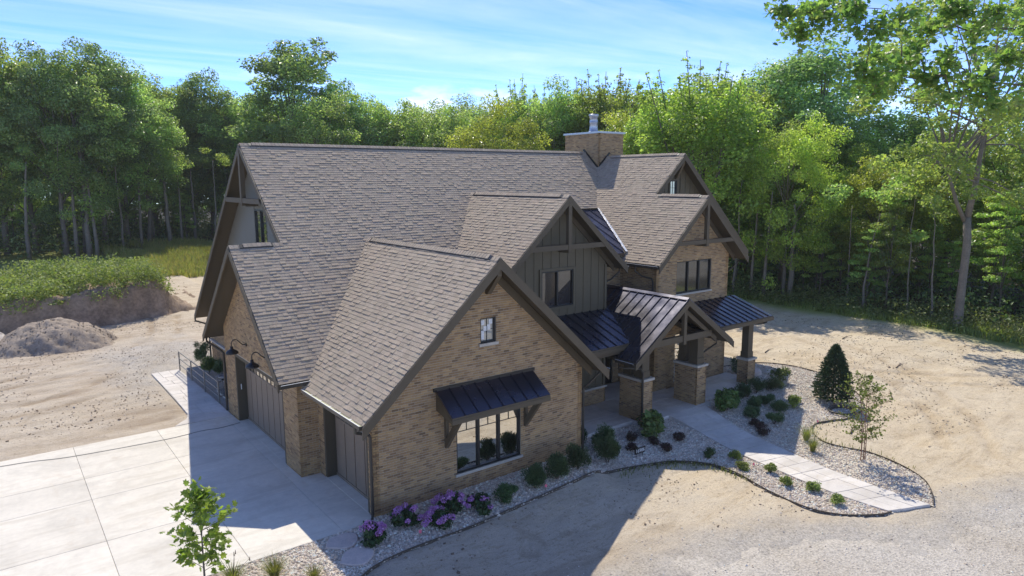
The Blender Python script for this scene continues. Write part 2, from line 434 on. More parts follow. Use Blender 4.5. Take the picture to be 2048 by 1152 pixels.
def beam(p, q, w, h, name='beam', parent=house, mat=None, up=(0, 0, 1)):
    mb = MB(); mb.bar(p, q, w, h, up); return mb.build(name, mat or M_trim, parent)

dn = lambda g: 1 / math.sqrt(1 + g * g)
cM, sM = dn(TM), TM * dn(TM); cT, sT = dn(T), T * dn(T)
abcM = (0, TM, 3.262 - TM * 3.66)
XL, XR = -1.29, 0.54
polyM = [(XL, 3.66), (9.0, 3.66), (9.0, 8.85), (18.6, 8.85), (20.9, 12.1), (20.9, 12.446), (XR, 12.446), (XR, 8.163), (XL, 8.163)]
roofM = roof_slab('main_roof', polyM, abcM); shingle(roofM, polyM, abcM, 'y', 1)
roof_slab('main_roof_rear', [(XR, 12.446), (20.9, 12.446), (20.9, 22.285), (XR, 22.285)], (0, -TM, 10.943 + TM * 12.446), parent=house)
ridge_cap((XR, 12.446, 10.943), (19.8, 12.446, 10.943), (0, -cM, -sM), (0, cM, -sM), roofM)
rake((XR - 0.05, 12.446, 10.943), (XR - 0.05, 8.163 - 0.0, 7.2), (0.05, 0, 0)); rake((XR - 0.05, 12.446, 10.943), (XR - 0.05, 22.285, 2.343), (0.05, 0, 0))
# nested lower gable over the double garage, its near slope in the main slope
zN = abcM[1] * 8.163 + abcM[2]
roof_slab('garage_roof_rear', [(XL, 8.163), (1.2, 8.163), (1.2, 12.67), (XL, 12.67)], (0, -TM, zN + TM * 8.163))
ridge_cap((XL, 8.163, zN), (XR + 0.05, 8.163, zN), (0, -cM, -sM), (0, cM, -sM), roofM)
rake((XL - 0.05, 8.163, zN), (XL - 0.05, 3.66, 3.262), (0.05, 0, 0), 0.26); rake((XL - 0.05, 8.163, zN), (XL - 0.05, 12.72, zN - TM * 4.557), (0.05, 0, 0), 0.26)
# G1 front garage gable
c1 = 3.99; z1 = 7.187; y1 = -0.69
abcL, abcR = (T, 0, z1 - T * c1), (-T, 0, z1 + T * c1)
polyL = [(-0.567, y1), (c1, y1), (c1, 8.3), (-0.567, 3.7)]
roof1 = roof_slab('garage_gable_roof', polyL, abcL); shingle(roof1, polyL, abcL, 'x', 1)
roof_slab('garage_gable_roof', [(c1, y1), (8.547, y1), (8.547, 3.7), (c1, 8.3)], abcR)
ridge_cap((c1, y1, z1), (c1, 8.1, z1), (-cT, 0, -sT), (cT, 0, -sT), roof1)
rake((c1, y1 - 0.05, z1), (-0.6, y1 - 0.05, z1 - T * 4.59), (0, 0.05, 0), 0.34); rake((c1, y1 - 0.05, z1), (8.58, y1 - 0.05, z1 - T * 4.59), (0, 0.05, 0), 0.34)
# frieze boards that follow the brick gable
rake((c1, -0.06, z1 - 0.2), (8.4, -0.06, z1 - 0.2 - T * 4.41), (0, 0.05, 0), 0.3, 'frieze_board'); rake((c1, -0.06, z1 - 0.2), (-0.42, -0.06, z1 - 0.2 - T * 4.41), (0, 0.05, 0), 0.3, 'frieze_board')
# G2 board and batten gable
c2 = 10.235; z2 = 8.833; y2 = 3.186
abc2L, abc2R = (T, 0, z2 - T * c2), (-T, 0, z2 + T * c2)
poly2 = [(6.9, y2), (c2, y2), (c2, 10.2), (6.9, 6.9)]
roof2 = roof_slab('front_gable_roof', poly2, abc2L); shingle(roof2, poly2, abc2L, 'x', 1)
roof_slab('front_gable_roof', [(c2, y2), (13.51, y2), (13.51, 7.4), (c2, 10.2)], abc2R)
ridge_cap((c2, y2, z2), (c2, 10.05, z2), (-cT, 0, -sT), (cT, 0, -sT), roof2)
rake((c2, y2 - 0.05, z2), (6.96, y2 - 0.05, z2 - T * 3.275), (0, 0.05, 0), 0.3); rake((c2, y2 - 0.05, z2), (13.55, y2 - 0.05, z2 - T * 3.315), (0, 0.05, 0), 0.3)
# right wing: big gable and nested brick gable share the left slope
c3 = 20.403; z3 = 10.695; y3 = 5.817; cn = 18.202; zn3 = z3 - T * (c3 - cn); yn3 = 2.653
abc3 = (T, 0, z3 - T * c3)
poly3 = [(14.99, yn3), (cn, yn3), (cn, y3), (c3, y3), (c3, 12.6), (14.99, 12.6)]
roof3 = roof_slab('right_wing_roof', poly3, abc3); shingle(roof3, poly3, abc3, 'x', 1)
roof_slab('right_wing_roof', [(c3, y3), (26.1, y3), (26.1, 16), (c3, 16)], (-T, 0, z3 + T * c3))
roof_slab('right_wing_roof', [(cn, yn3), (21.43, yn3), (21.43, 6.6), (cn, 6.6)], (-T, 0, zn3 + T * cn))
ridge_cap((c3, y3, z3), (c3, 11.3, z3), (-cT, 0, -sT), (cT, 0, -sT), roof3); ridge_cap((cn, yn3, zn3), (cn, y3 + 0.05, zn3), (-cT, 0, -sT), (cT, 0, -sT), roof3)
rake((c3, y3 - 0.05, z3), (cn - 0.1, y3 - 0.05, z3 - T * (c3 - cn + 0.1)), (0, 0.05, 0), 0.3); rake((c3, y3 - 0.05, z3), (26.15, y3 - 0.05, z3 - T * 5.75), (0, 0.05, 0), 0.34)
rake((cn, yn3 - 0.05, zn3), (14.95, yn3 - 0.05, zn3 - T * 3.25), (0, 0.05, 0), 0.3); rake((cn, yn3 - 0.05, zn3), (21.47, yn3 - 0.05, zn3 - T * 3.27), (0, 0.05, 0), 0.3)

# ---- walls ----------------------------------------------------------------
# G1 front wall
zt = lambda u: z1 - 0.17 - T * abs(u - c1)
g1_holes = [(2.79, 0.53, 5.28, 2.28), (3.72, 4.50, 4.32, 5.30)]
wG1 = brick_wall('garage_gable_wall', (0, 0, 0), X, -Y, [(0, -0.45), (7.98, -0.45), (7.98, zt(7.98)), (c1, zt(c1)), (0, zt(0))], g1_holes, z0=-0.45)
wf = window((2.79, 0, 0.53), X, -Y, 2.49, 1.75, 3, M_glass, True, (1, 2, 0.24))
wa = window((3.72, 0, 4.50), X, -Y, 0.60, 0.80, 1, M_glass2, True, (2, 2, 1.0))
for (u, z, w, h, rz) in ((.09, .55, .12, .15, .1), (.17, .36, .15, .15, 0), (.31, .38, .12, .17, 0), (.38, .56, .13, .15, 0), (.08, .10, .12, .28, 0)):
    mb = MB(); mb.obox((3.72 + u, 0.085 - 0.0, 4.5 + z), (w, 0, rz * w), (0, -0.004, 0), (0, 0, h)); mb.build('sticker', M_white, wa)
brick_wall('garage_gable_side_wall', (7.98, 0, 0), Y, X, [(0, -0.45), (3.8, -0.45), (3.8, 3.2), (0, 3.2)], [], z0=-0.45)
# G1 left wall with the single door, u runs towards -Y so that the brick faces -X
wS = brick_wall('garage_side_wall', (0, 3.9, 0), -Y, -X, [(0, -0.02), (3.9, -0.02), (3.9, 3.15), (0, 3.15)], [(0.42, -0.02, 3.62, 2.62)])
brick_wall('garage_return_wall', (-0.66, 3.9, 0), X, -Y, [(0, -0.02), (0.66, -0.02), (0.66, 3.3), (0, 3.3)])
zl = lambda y: (zN - 0.17 - TM * abs(y - 8.163))
wD = brick_wall('double_garage_wall', (-0.66, 12.04, 0), -Y, -X, [(0, -0.02), (8.14, -0.02), (8.14, zl(3.9)), (12.04 - 8.163, zl(8.163)), (0, zl(12.04))],
                [(1.33, -0.02, 6.80, 2.76), (12.04 - 7.0, 4.1, 12.04 - 6.4, 4.85)])
window((-0.66, 7.0, 4.1), -Y, -X, 0.6, 0.75, 1, M_glass3, True)
brick_wall('garage_end_wall', (1.2, 12.04, 0), -X, Y, [(0, -0.02), (1.86, -0.02), (1.86, 3.2), (0, 3.2)])
# main left gable: brick below, lap siding above
brick_wall('rear_side_wall', (1.15, 21.75, 0), -Y, -X, [(0, -0.1), (9.75, -0.1), (9.75, 3.0), (0, 3.0)])
ledge = MB(); ledge.box(1.03, 1.16, 12.05, 21.8, 1.0, 1.1); ledge.build('stone_ledge', M_stone, house)
zm = lambda y: 10.943 - 0.17 - TM * abs(y - 12.446)
wall_core('gable_sheathing', (1.15, 21.75, 0), -Y, -X, [(0, 3.0), (21.75 - 4.2, 3.0), (21.75 - 4.2, zm(4.2)), (21.75 - 12.446, zm(12.446)), (0, max(zm(21.75), 2.7))],
          [(21.75 - 12.95, 6.83, 21.75 - 11.42, 8.27)], M_siding)
sz = 5.6
while sz < 10.6:
    ya, yb = 12.446 - (zm(12.446) - sz) / TM, 12.446 + (zm(12.446) - sz) / TM
    for a, b in cut([(ya, yb)], 11.40, 12.97) if 6.7 < sz < 8.28 else [(ya, yb)]:
        mb = MB(); mb.hexa([(1.15, a, sz), (1.15, b, sz), (1.118, b, sz), (1.118, a, sz), (1.15, a, sz + .142), (1.15, b, sz + .142), (1.138, b, sz + .142), (1.138, a, sz + .142)]); mb.build('siding_board', M_siding, house)
    sz += 0.14
window((1.15, 12.95, 6.83), -Y, -X, 1.53, 1.44, 2, M_glass, False, None, inset=0.03)
# truss in the main left gable
beam((XR + .02, 14.75, 8.66), (XR + .02, 10.0, 8.66), 0.14, 0.2, 'collar_beam'); beam((XR + .02, 12.446, 10.7), (XR + .02, 12.446, 8.45), 0.18, 0.2, 'king_post', up=(0, 1, 0))
beam((XR + .1, 12.446, 8.48), (1.15, 12.446, 8.48), 0.14, 0.14, 'outrigger')

# G2 wall: boards and battens
def boards(O, U, N, poly, holes, step=0.46, mat=None, parent=house, first=0.0):
    O, U, N = Vector(O), Vector(U), Vector(N)
    tr = [(z, u) for u, z in poly]; u0, u1 = min(p[0] for p in poly), max(p[0] for p in poly); u = u0 + first
    us = [u0] + [u0 + first + step * i for i in range(1, int((u1 - u0 - first) / step) + 1) if u0 + first + step * i < u1 - 0.08] + [u1]
    for a, b in zip(us[:-1], us[1:]):
        lo = lambda q: intervals(tr, min(max(q, u0 + 1e-3), u1 - 1e-3))
        ia, ib = lo(a + 0.002), lo(b - 0.002)
        if not ia or not ib: continue
        corners = [(a + .003, ia[0][0]), (b - .003, ib[0][0]), (b - .003, ib[0][1]), (a + .003, ia[0][1])]
        segs = [corners]
        for h in holes:
            if h[0] < b and h[2] > a:
                zb, zt_ = h[1], h[3]; segs = [[(a + .003, ia[0][0]), (b - .003, ib[0][0]), (b - .003, zb), (a + .003, zb)], [(a + .003, zt_), (b - .003, zt_), (b - .003, ib[0][1]), (a + .003, ia[0][1])]]
        for s in segs:
            mb = MB(); mb.prism([O + U * p[0] + Z3 * p[1] for p in s], N * 0.012); mb.build('board', mat or M_batten, parent)
    for uu in us[1:-1]:
        iv = intervals(tr, uu)
        for h in holes:
            if h[0] < uu < h[2]: iv = cut(iv, h[1], h[3])
        for p, q in iv:
            if q - p > 0.05:
                mb = MB(); mb.obox(O + U * (uu - .022) + Z3 * p + N * 0.012, U * .044, Z3 * (q - p), N * .022); mb.build('batten', mat or M_batten, parent)
yw2 = 3.8; zg2 = lambda x: z2 - 0.17 - T * abs(x - c2)
poly_g2 = [(7.62, 3.2), (12.86, 3.2), (12.86, zg2(12.86)), (c2, zg2(c2)), (7.62, zg2(7.62))]
hole2 = (9.29, 4.36, 10.99, 5.85)
wG2 = wall_core('front_gable_wall', (0, yw2 + .01, 0), X, -Y, poly_g2, [hole2], M_batten); boards((0, yw2, 0), X, -Y, poly_g2, [(hole2[0] - .1, hole2[1] - .1, hole2[2] + .1, hole2[3] + .1)], 0.44, parent=wG2)
window((hole2[0], yw2 - 0.01, hole2[1]), X, -Y, 1.7, 1.49, 2, M_glass3, False, None, inset=0.04, trim=0.1)
mb = MB(); mb.box(12.78, 12.9, 3.74, 3.86, FL, 5.9); mb.build('corner_board', M_batten, house)
wside = wall_core('front_gable_side_wall', (12.86, 3.8, 0), Y, X, [(0, FL), (1.75, FL), (1.75, 6.4), (0, 6.4)], [], M_batten)
beam((8.15, y2 + .03, 6.83), (12.32, y2 + .03, 6.83), 0.13, 0.2, 'collar_beam', up=(0, 0, 1)); beam((c2, y2 + .03, 8.6), (c2, y2 + .03, 6.6), 0.17, 0.17, 'king_post', up=(0, 1, 0))
beam((c2, y2 + .12, 6.665), (c2, 3.8, 6.665), 0.14, 0.14, 'outrigger')
rake((c2, yw2 - .07, z2 - .2), (13.3, yw2 - .07, z2 - .2 - T * 3.06), (0, .05, 0), 0.26, 'frieze_board'); rake((c2, yw2 - .07, z2 - .2), (7.2, yw2 - .07, z2 - .2 - T * 3.03), (0, .05, 0), 0.26, 'frieze_board')
# G2 lower wall under the porch roof
poly_lo = [(7.98, 0.6), (12.86, 0.6), (12.86, 3.6), (7.98, 3.6)]
wlo = wall_core('porch_wall', (0, yw2 + .01, 0), X, -Y, poly_lo, [], M_batten); boards((0, yw2, 0), X, -Y, poly_lo, [], 0.44, parent=wlo)
brick_wall('porch_wainscot', (0, yw2 - .06, 0), X, -Y, [(7.98, FL), (12.9, FL), (12.9, 0.5), (7.98, 0.5)])
mb = MB(); mb.box(7.98, 12.95, yw2 - .12, yw2 + .02, 0.5, 0.59); mb.build('stone_ledge', M_stone, house)
# recess above and behind the porch
brick_wall('entry_wall', (12.86, 5.5, 0), X, -Y, [(0, FL), (2.7, FL), (2.7, 6.1), (0, 6.1)], [(0.5, FL, 2.3, 2.25)])
fd = MB(); fd.box(13.36, 15.16, 5.56, 5.62, FL, 2.25); fdo = fd.build('front_door', M_dark, house)
for a in (13.5, 14.35):
    mb = MB(); mb.box(a, a + .68, 5.535, 5.56, 0.2, 2.1); mb.build('pane', M_glass3, fdo)
mb = MB(); mb.tube([(14.27, 5.50, .7), (14.27, 5.47, .75), (14.27, 5.47, 1.15), (14.27, 5.50, 1.2)], .012, 6); mb.build('handle', M_flue, fdo)
# G3 walls
xw = 15.56; yw3 = 3.3; zg3 = lambda x: zn3 - 0.17 - T * abs(x - cn)
h3 = (16.93, 4.22, 19.47, 5.72); h3b = (16.98, 0.15, 18.72, 2.35)
wG3 = brick_wall('brick_gable_wall', (0, yw3, 0), X, -Y, [(xw, -0.4), (20.8, -0.4), (20.8, zg3(20.8)), (cn, zg3(cn)), (xw, zg3(xw))], [h3, h3b])
window((h3[0], yw3, h3[1]), X, -Y, h3[2] - h3[0], h3[3] - h3[1], 3, M_glass3, True); window((h3b[0], yw3, h3b[1]), X, -Y, h3b[2] - h3b[0], h3b[3] - h3b[1], 2, M_glass, True)
brick_wall('brick_gable_left_wall', (xw, 5.5, 0), -Y, -X, [(0, FL), (2.2, FL), (2.2, 5.95), (0, 5.95)])
brick_wall('brick_gable_right_wall', (20.8, yw3, 0), Y, X, [(0, -.4), (3.2, -.4), (3.2, 5.95), (0, 5.95)])
beam((16.1, yn3 + .03, 6.62), (20.3, yn3 + .03, 6.62), 0.13, 0.19, 'collar_beam'); beam((cn, yn3 + .03, zn3 - .25), (cn, yn3 + .03, 6.4), 0.17, 0.17, 'king_post', up=(0, 1, 0)); beam((cn, yn3 + .12, 6.465), (cn, yw3, 6.465), 0.14, 0.14, 'outrigger')
rake((cn, yw3 - .06, zn3 - .2), (21.2, yw3 - .06, zn3 - .2 - T * 3), (0, .05, 0), 0.26, 'frieze_board'); rake((cn, yw3 - .06, zn3 - .2), (15.2, yw3 - .06, zn3 - .2 - T * 3), (0, .05, 0), 0.26, 'frieze_board')
# upper right gable infill
yw4 = 6.4; zg4 = lambda x: z3 - 0.17 - T * abs(x - c3)
poly4 = [(17.4, 7.5), (24.0, zg4(24.0)), (c3, zg4(c3)), (17.4, zg4(17.4))]
poly4 = [(17.2, 6.5), (25.0, 6.5), (c3 + (zg4(c3) - 6.5) / T, 6.5), (c3, zg4(c3)), (17.2, zg4(17.2))]; poly4 = [(17.2, 6.5), (c3 + (zg4(c3) - 6.5) / T, 6.5), (c3, zg4(c3)), (17.2, zg4(17.2))]
wG4 = wall_core('upper_gable_wall', (0, yw4 + .01, 0), X, -Y, poly4, [(19.97, 8.62, 20.50, 9.38)], M_batten); boards((0, yw4, 0), X, -Y, poly4, [(19.87, 8.5, 20.6, 9.48)], 0.4, parent=wG4)
window((19.97, yw4, 8.62), X, -Y, 0.53, 0.76, 1, M_glass2, False, (2, 2, 1), inset=0.03, trim=.06)
mb = MB(); mb.prism([(c3 - .07, y3 + .05, z3 - .3), (c3 - .07, yw4, z3 - .35), (c3 - .07, yw4, z3 - 1.25), (c3 - .07, yw4 - .12, z3 - 1.25), (c3 - .07, y3 + .05, z3 - .48)], (.14, 0, 0)); mb.build('bracket', M_trim, house)
mb = MB(); mb.prism([(c1 - .08, y1 + .04, z1 - .35), (c1 - .08, 0, z1 - .35), (c1 - .08, 0, z1 - 1.15), (c1 - .08, -.12, z1 - 1.15), (c1 - .08, y1 + .04, z1 - .55)], (.16, 0, 0)); mb.build('bracket', M_trim, house)
# hidden rear walls close the shell
for nm, a in (('rear_wall', (1.2, 20.8, 21.7, 21.9, -.1, 2.8)), ('right_wall', (20.6, 20.8, 6.5, 21.8, -.1, 5.8))):
    mb = MB(); mb.box(*a); mb.build(nm, M_mortar, house)

# ---- chimney ----------------------------------------------------------------
ch = empty('chimney', (19.83, 11.38, 8.5)); ch.parent = house
bw = dict(parent=ch)
cw1 = wall_core('chimney_side', (19.8, 14.2, 0), -Y, -X, [(0, 9.0), (2.85, 9.0), (2.85, 12.0), (0, 12.0)], [], M_mortar, .1, ch); lay_bricks(cw1, (19.8, 14.2, 0), -Y, -X, [(0, 9.0), (2.85, 9.0), (2.85, 12.0), (0, 12.0)], [])
cw2 = wall_core('chimney_front', (19.8, 11.35, 0), X, -Y, [(0, 9.0), (1.9, 9.0), (1.9, 12.0), (0, 12.0)], [], M_mortar, .1, ch); lay_bricks(cw2, (19.8, 11.35, 0), X, -Y, [(0, 9.0), (1.9, 9.0), (1.9, 12.0), (0, 12.0)], [])
mb = MB(); mb.box(21.6, 21.7, 11.36, 14.2, 9, 12); mb.box(19.81, 21.7, 14.1, 14.2, 9, 12); mb.build('chimney_back', M_mortar, ch)
mb = MB(); mb.box(19.72, 21.78, 11.27, 14.28, 12.0, 12.10); mb.build('chimney_cap', M_flue, ch)
mb = MB(); mb.lathe((20.55, 12.6, 12.1), [(.36, 0), (.30, .06), (.24, .12), (.235, .55), (.245, .56), (.245, .60), (.235, .61), (.235, .86), (.275, .87), (.28, 1.02), (.26, 1.04), (0, 1.04)], 20); mb.build('flue_pipe', M_flue, ch, True)
# flashing lines where brick meets shingles
mb = MB(); mb.bar((19.77, 11.3, abcM[1] * 11.3 + abcM[2] + .05), (19.77, 12.6, abcM[1] * 12.6 + abcM[2] + .05), .03, .12); mb.bar((19.8, 11.32, T * 19.8 + abc3[2] + .05), (20.6, 11.32, T * 20.6 + abc3[2] + .05), .03, .12); mb.build('flashing', M_dark, ch)

# ---- standing seam metal roofs -------------------------------------------------
def seam_roof(name, poly, abc, axis, step=0.42, parent=house, first=0.0, slab=0.12):
    """axis: plan axis up the slope; every panel between two seams is its own piece"""
    r = roof_slab(name, poly, abc, slab, [M_trim, M_trim], parent); a, b, c = abc; n = Vector((-a, -b, 1)).normalized()
    uv = [((y, x) if axis == 'y' else (x, y)) for x, y in poly]  # (slope coord, along coord)
    lo, hi = min(p[1] for p in uv), max(p[1] for p in uv); s = lo + first
    W = lambda v, u, h: (lambda x, y: Vector((x, y, a * x + b * y + c)) + n * h)(*((u, v) if axis == 'y' else (v, u)))
    while s < hi - 0.01:
        e = min(s + step, hi)
        ia, ib = intervals(uv, s + 1e-3), intervals(uv, e - 1e-3)
        if ia and ib:
            (p0, p1), (q0, q1) = ia[0], ib[0]; mb = MB()
            mb.hexa([W(p0, s, .004), W(q0, e, .004), W(q1, e, .004), W(p1, s, .004), W(p0, s, .014), W(q0, e, .014), W(q1, e, .014), W(p1, s, .014)])
            if p1 - p0 > .05: mb.hexa([W(p0, s - .014, .012), W(p0, s + .014, .012), W(p1, s + .014, .012), W(p1, s - .014, .012), W(p0, s - .011, .052), W(p0, s + .011, .052), W(p1, s + .011, .052), W(p1, s - .011, .052)])
            mb.build('roof_panel', M_metal, r)
        s += step
    return r
# awning over the garage window
aw = empty('window_awning', (3.9, 0, 2.7)); aw.parent = house
seam_roof('awning_roof', [(2.07, -0.92), (5.76, -0.92), (5.76, -0.02), (2.07, -0.02)], (0, .68, 3.34), 'y', 0.461, aw, slab=.06)
mb = MB(); mb.box(2.07, 5.76, -.94, -.88, 2.52, 2.66); mb.build('fascia', M_trim, aw)
for x in (2.09, 5.70):
    mb = MB(); mb.prism([(x, -.9, 2.6), (x, -.02, 3.22), (x, -.02, 2.72), (x, -.9, 2.52)], (.04, 0, 0)); mb.build('cheek', M_trim, aw)
for x in (2.36, 5.40):
    mb = MB(); mb.box(x, x + .11, -.10, 0.0, 1.5, 2.6); mb.prism([(x, -.10, 1.52), (x, -.85, 2.5), (x, -.85, 2.62), (x, -.70, 2.62), (x, -.10, 1.8)], (.11, 0, 0)); mb.build('bracket', M_trim, aw)
mb = MB(); mb.box(2.0, 5.82, -.06, -.01, 3.3, 3.4); mb.build('flashing', M_dark, aw)
# porch roofs
seam_roof('porch_shed_roof', [(7.99, 1.3), (11.9, 1.3), (13.1, 3.79), (7.99, 3.79)], (0, .36, 3.06 - .36 * 1.3), 'y', 0.45, first=-.1)
seam_roof('porch_shed_roof', [(15.9, 1.1), (21.4, 1.1), (21.4, 3.29), (15.2, 3.29)], (0, .327, 3.0 - .327 * 1.1), 'y', 0.42)
cp, zp, yp = 14.12, 4.69, 0.33
pl = seam_roof('porch_gable_roof', [(11.10, yp), (cp, yp), (cp, 5.49), (11.10, 2.3)], (.70, 0, zp - .70 * cp), 'x', 0.44)
seam_roof('porch_gable_roof', [(cp, yp), (17.14, yp), (17.14, 2.3), (cp, 5.49)], (-.70, 0, zp + .70 * cp), 'x', 0.44)
mb = MB(); 
for sgn in (-1, 1): mb.obox((cp, yp, zp + .065), (0, 5.1, 0), (sgn * .12, 0, -.084), (0, 0, .012))
mb.build('ridge_cap', M_white if False else M_metal, pl)
rake((cp, yp - .05, zp), (11.05, yp - .05, zp - .7 * 3.07), (0, .05, 0), 0.26); rake((cp, yp - .05, zp), (17.2, yp - .05, zp - .7 * 3.08), (0, .05, 0), 0.26)
beam((12.35, yp + .25, 3.06), (15.9, yp + .25, 3.06), .16, .26, 'porch_beam'); beam((cp, yp + .2, 4.4), (cp, yp + .2, 2.82), .17, .15, 'king_post', up=(0, 1, 0))
rake((cp, yp + .2, zp - .35), (16.3, yp + .2, zp - .35 - .7 * 2.18), (0, .14, 0), .2, 'truss_chord'); rake((cp, yp + .2, zp - .35), (11.95, yp + .2, zp - .35 - .7 * 2.17), (0, .14, 0), .2, 'truss_chord')
beam((8.0, 1.45, 2.82), (12.0, 1.45, 2.82), .16, .24, 'porch_beam'); beam((16.2, 1.5, 2.80), (20.9, 1.5, 2.80), .16, .24, 'porch_beam'); beam((20.3, 1.5, 2.80), (20.3, 3.28, 2.80), .16, .22, 'porch_beam')
mb = MB(); mb.box(8.0, 12.0, 1.27, 1.31, 2.83, 3.0); mb.build('fascia', M_trim, house)
mb = MB(); mb.box(16.6, 21.42, 1.06, 1.10, 2.80, 2.97); mb.build('fascia', M_trim, house)
# upper strip between the gables
st = seam_roof('valley_metal_roof', [(13.3, 4.95), (15.35, 4.95), (17.45, 9.0), (11.2, 9.0)], (0, .454, 6.10 - .454 * 4.95), 'y', 0.5)
mb = MB(); mb.bar((15.36, 4.93, 6.17), (17.4, 8.9, 7.97), .1, .03); mb.build('flashing', M_flue, st)
mb = MB(); mb.box(11.2, 17.3, 8.85, 9.0, 7.86, 7.99); mb.build('flashing', M_dark, st)

# ---- porch piers, posts -----------------------------------------------------------
def pier(x0, x1, y0, y1, z1, posts):
    P = empty('porch_column', ((x0 + x1) / 2, (y0 + y1) / 2, FL)); P.parent = house
    a = brick_wall('pier_side', (x0, y1, 0), -Y, -X, [(0, FL), (y1 - y0, FL), (y1 - y0, z1), (0, z1)], parent=P, thick=.08)
    brick_wall('pier_front', (x0, y0, 0), X, -Y, [(0, FL), (x1 - x0, FL), (x1 - x0, z1), (0, z1)], parent=P, thick=.08)
    brick_wall('pier_side', (x1, y0, 0), Y, X, [(0, FL), (y1 - y0, FL), (y1 - y0, z1), (0, z1)], parent=P, thick=.08)
    mb = MB(); mb.box(x0 + .02, x1 - .02, y1 - .08, y1 - .001, FL, z1); mb.build('pier_back', M_mortar, P)
    mb = MB(); mb.box(x0 - .06, x1 + .06, y0 - .06, y1 + .06, z1, z1 + .10); mb.build('stone_cap', M_stone, P)
    for (cx, cy, w, zt_) in posts:
        mb = MB(); mb.box(cx - w / 2, cx + w / 2, cy - w / 2, cy + w / 2, z1 + .1, zt_); q = mb.build('post', M_trim, P)
        mb = MB(); mb.box(cx - w / 2 - .025, cx + w / 2 + .025, cy - w / 2 - .025, cy + w / 2 + .025, z1 + .1, z1 + .38); mb.build('post_base', M_trim, q)
pier(12.1, 12.72, .9, 2.1, 1.5, [(12.41, 1.2, .4, 2.94), (12.41, 1.85, .34, 2.9)])
pier(15.55, 16.17, .9, 2.1, 1.5, [(15.86, 1.2, .42, 2.94), (15.86, 1.85, .34, 2.9)])
pier(19.93, 20.53, 1.36, 1.92, .98, [(20.23, 1.64, .36, 2.72)])

# ---- garage doors ------------------------------------------------------------------
def garage_door(y0, y1, x, zt_, groups, panes, trimw=0.1):
    """door facing -X between y0 < y1 at plane x"""
    d = MB(); d.box(x, x + .05, y0, y1, 0.0, zt_); D = d.build('garage_door', M_door, house)
    gw = (y1 - y0 - .16) / groups; zwin = zt_ - .48
    for gi in range(groups):
        a = y0 + .08 + gw * gi; n = 2
        for k in range(n):
            pw = gw / n; p0 = a + pw * k; mb = MB()
            mb.box(x - .028, x, p0 + .028, p0 + pw - .028, 0.12, zwin - .06); mb.build('door_panel', M_door, D)
        fr = MB(); fr.box(x - .036, x - .001, a + .0, a + gw - .0, zwin - .06, zwin); fr.box(x - .036, x - .001, a, a + gw, zt_ - .09, zt_); fr.box(x - .036, x - .001, a, a + .06, zwin, zt_ - .09); fr.box(x - .036, x - .001, a + gw - .06, a + gw, zwin, zt_ - .09)
        pw = (gw - .12) / panes
        for k in range(panes):
            p0 = a + .06 + pw * k
            if k: fr.box(x - .034, x - .002, p0 - .014, p0 + .014, zwin, zt_ - .09)
            mb = MB(); mb.box(x - .014, x - .004, p0 + .012, p0 + pw - .012, zwin + .004, zt_ - .094); mb.build('pane', M_glass, D)
        fr.build('door_frame', M_door, D)
    mb = MB(); mb.box(x - .03, x - .001, y0, y1, 0.01, .1); mb.build('bottom_rail', M_door, D)
    return D
garage_door(5.36, 10.60, -0.30, 2.64, 4, 3)
garage_door(0.40, 3.36, 0.34, 2.5, 2, 4)
def door_casing(x0, x1, y0, y1, zt_):
    mb = MB(); mb.box(x0, x1, y0, y0 + .12, 0, zt_); mb.box(x0, x1, y1 - .12, y1, 0, zt_); mb.box(x0, x1, y0 + .12, y1 - .12, zt_ - .12, zt_); return mb.build('door_casing', M_soffit, house)
door_casing(-.665, -.25, 5.235, 10.715, 2.765); door_casing(-.005, .40, .275, 3.485, 2.625)

# ---- gutters and downspouts -----------------------------------------------------------
def gutter(p, q, side, name='gutter', guard=False):
    """open trough from p to q, side: unit vector pointing away from the house"""
    p, q, s = Vector(p), Vector(q), Vector(side); e = q - p; mb = MB()
    mb.obox(p, e, s * .12, Z3 * .012); mb.obox(p + s * .108, e, s * .014, Z3 * .11); mb.obox(p, e, s * .01, Z3 * .11)
    mb.obox(p, e.normalized() * .012, s * .12, Z3 * .1); mb.obox(q - e.normalized() * .012, e.normalized() * .012, s * .12, Z3 * .1)
    G = mb.build(name, M_gutter, house)
    lip = MB(); lip.obox(p + s * .106 + Z3 * .111, e, s * .022, Z3 * .01); lip.build('gutter_lip', M_white, G)
    if guard:
        n = 6; L = e.length; u = e.normalized()
        for i in range(n):
            g = MB(); g.obox(p + u * (L * i / n + .03) + Z3 * .085 + s * .004, u * (L / n - .09), s * .1, Z3 * .012); g.build('gutter_guard', M_guard, G)
            g = MB(); g.obox(p + u * (L * (i + 1) / n - .045) + Z3 * .09, u * .05, s * .115, Z3 * .018); g.build('gutter_hanger', M_white, G)
    return G
gutter((-.55, y1 + .02, 2.93), (-.55, 3.5, 2.93), -X, guard=True)
gutter((8.56, y1 + .02, 2.9), (8.56, 3.5, 2.9), X)
gutter((XL + .02, 3.66, 3.13), (-.12, 3.66, 3.13), -Y)
gutter((14.99, yn3 + .02, 5.6), (14.99, 4.7, 5.6), -X)
gutter((11.08, yp + .02, 2.44), (11.08, 1.3, 2.44), -X)
gutter((21.44, yn3 + .02, 5.58), (21.44, 6.4, 5.58), X); gutter((26.12, y3 + .02, 5.34), (26.12, 10, 5.34), X)
gutter((13.54, y2 + .02, 5.68), (13.54, 4.9, 5.68), X)
def spout(pts, r=.038, parent=house):
    mb = MB(); mb.tube(pts, r, 6); return mb.build('downspout', M_gutter, parent)
spout([(-.62, -.3, 2.92), (-.62, -.3, 2.75), (-.12, -.08, 2.5), (-.09, -.07, 2.4), (-.09, -.07, .14), (-.16, -.16, .05)], .05)
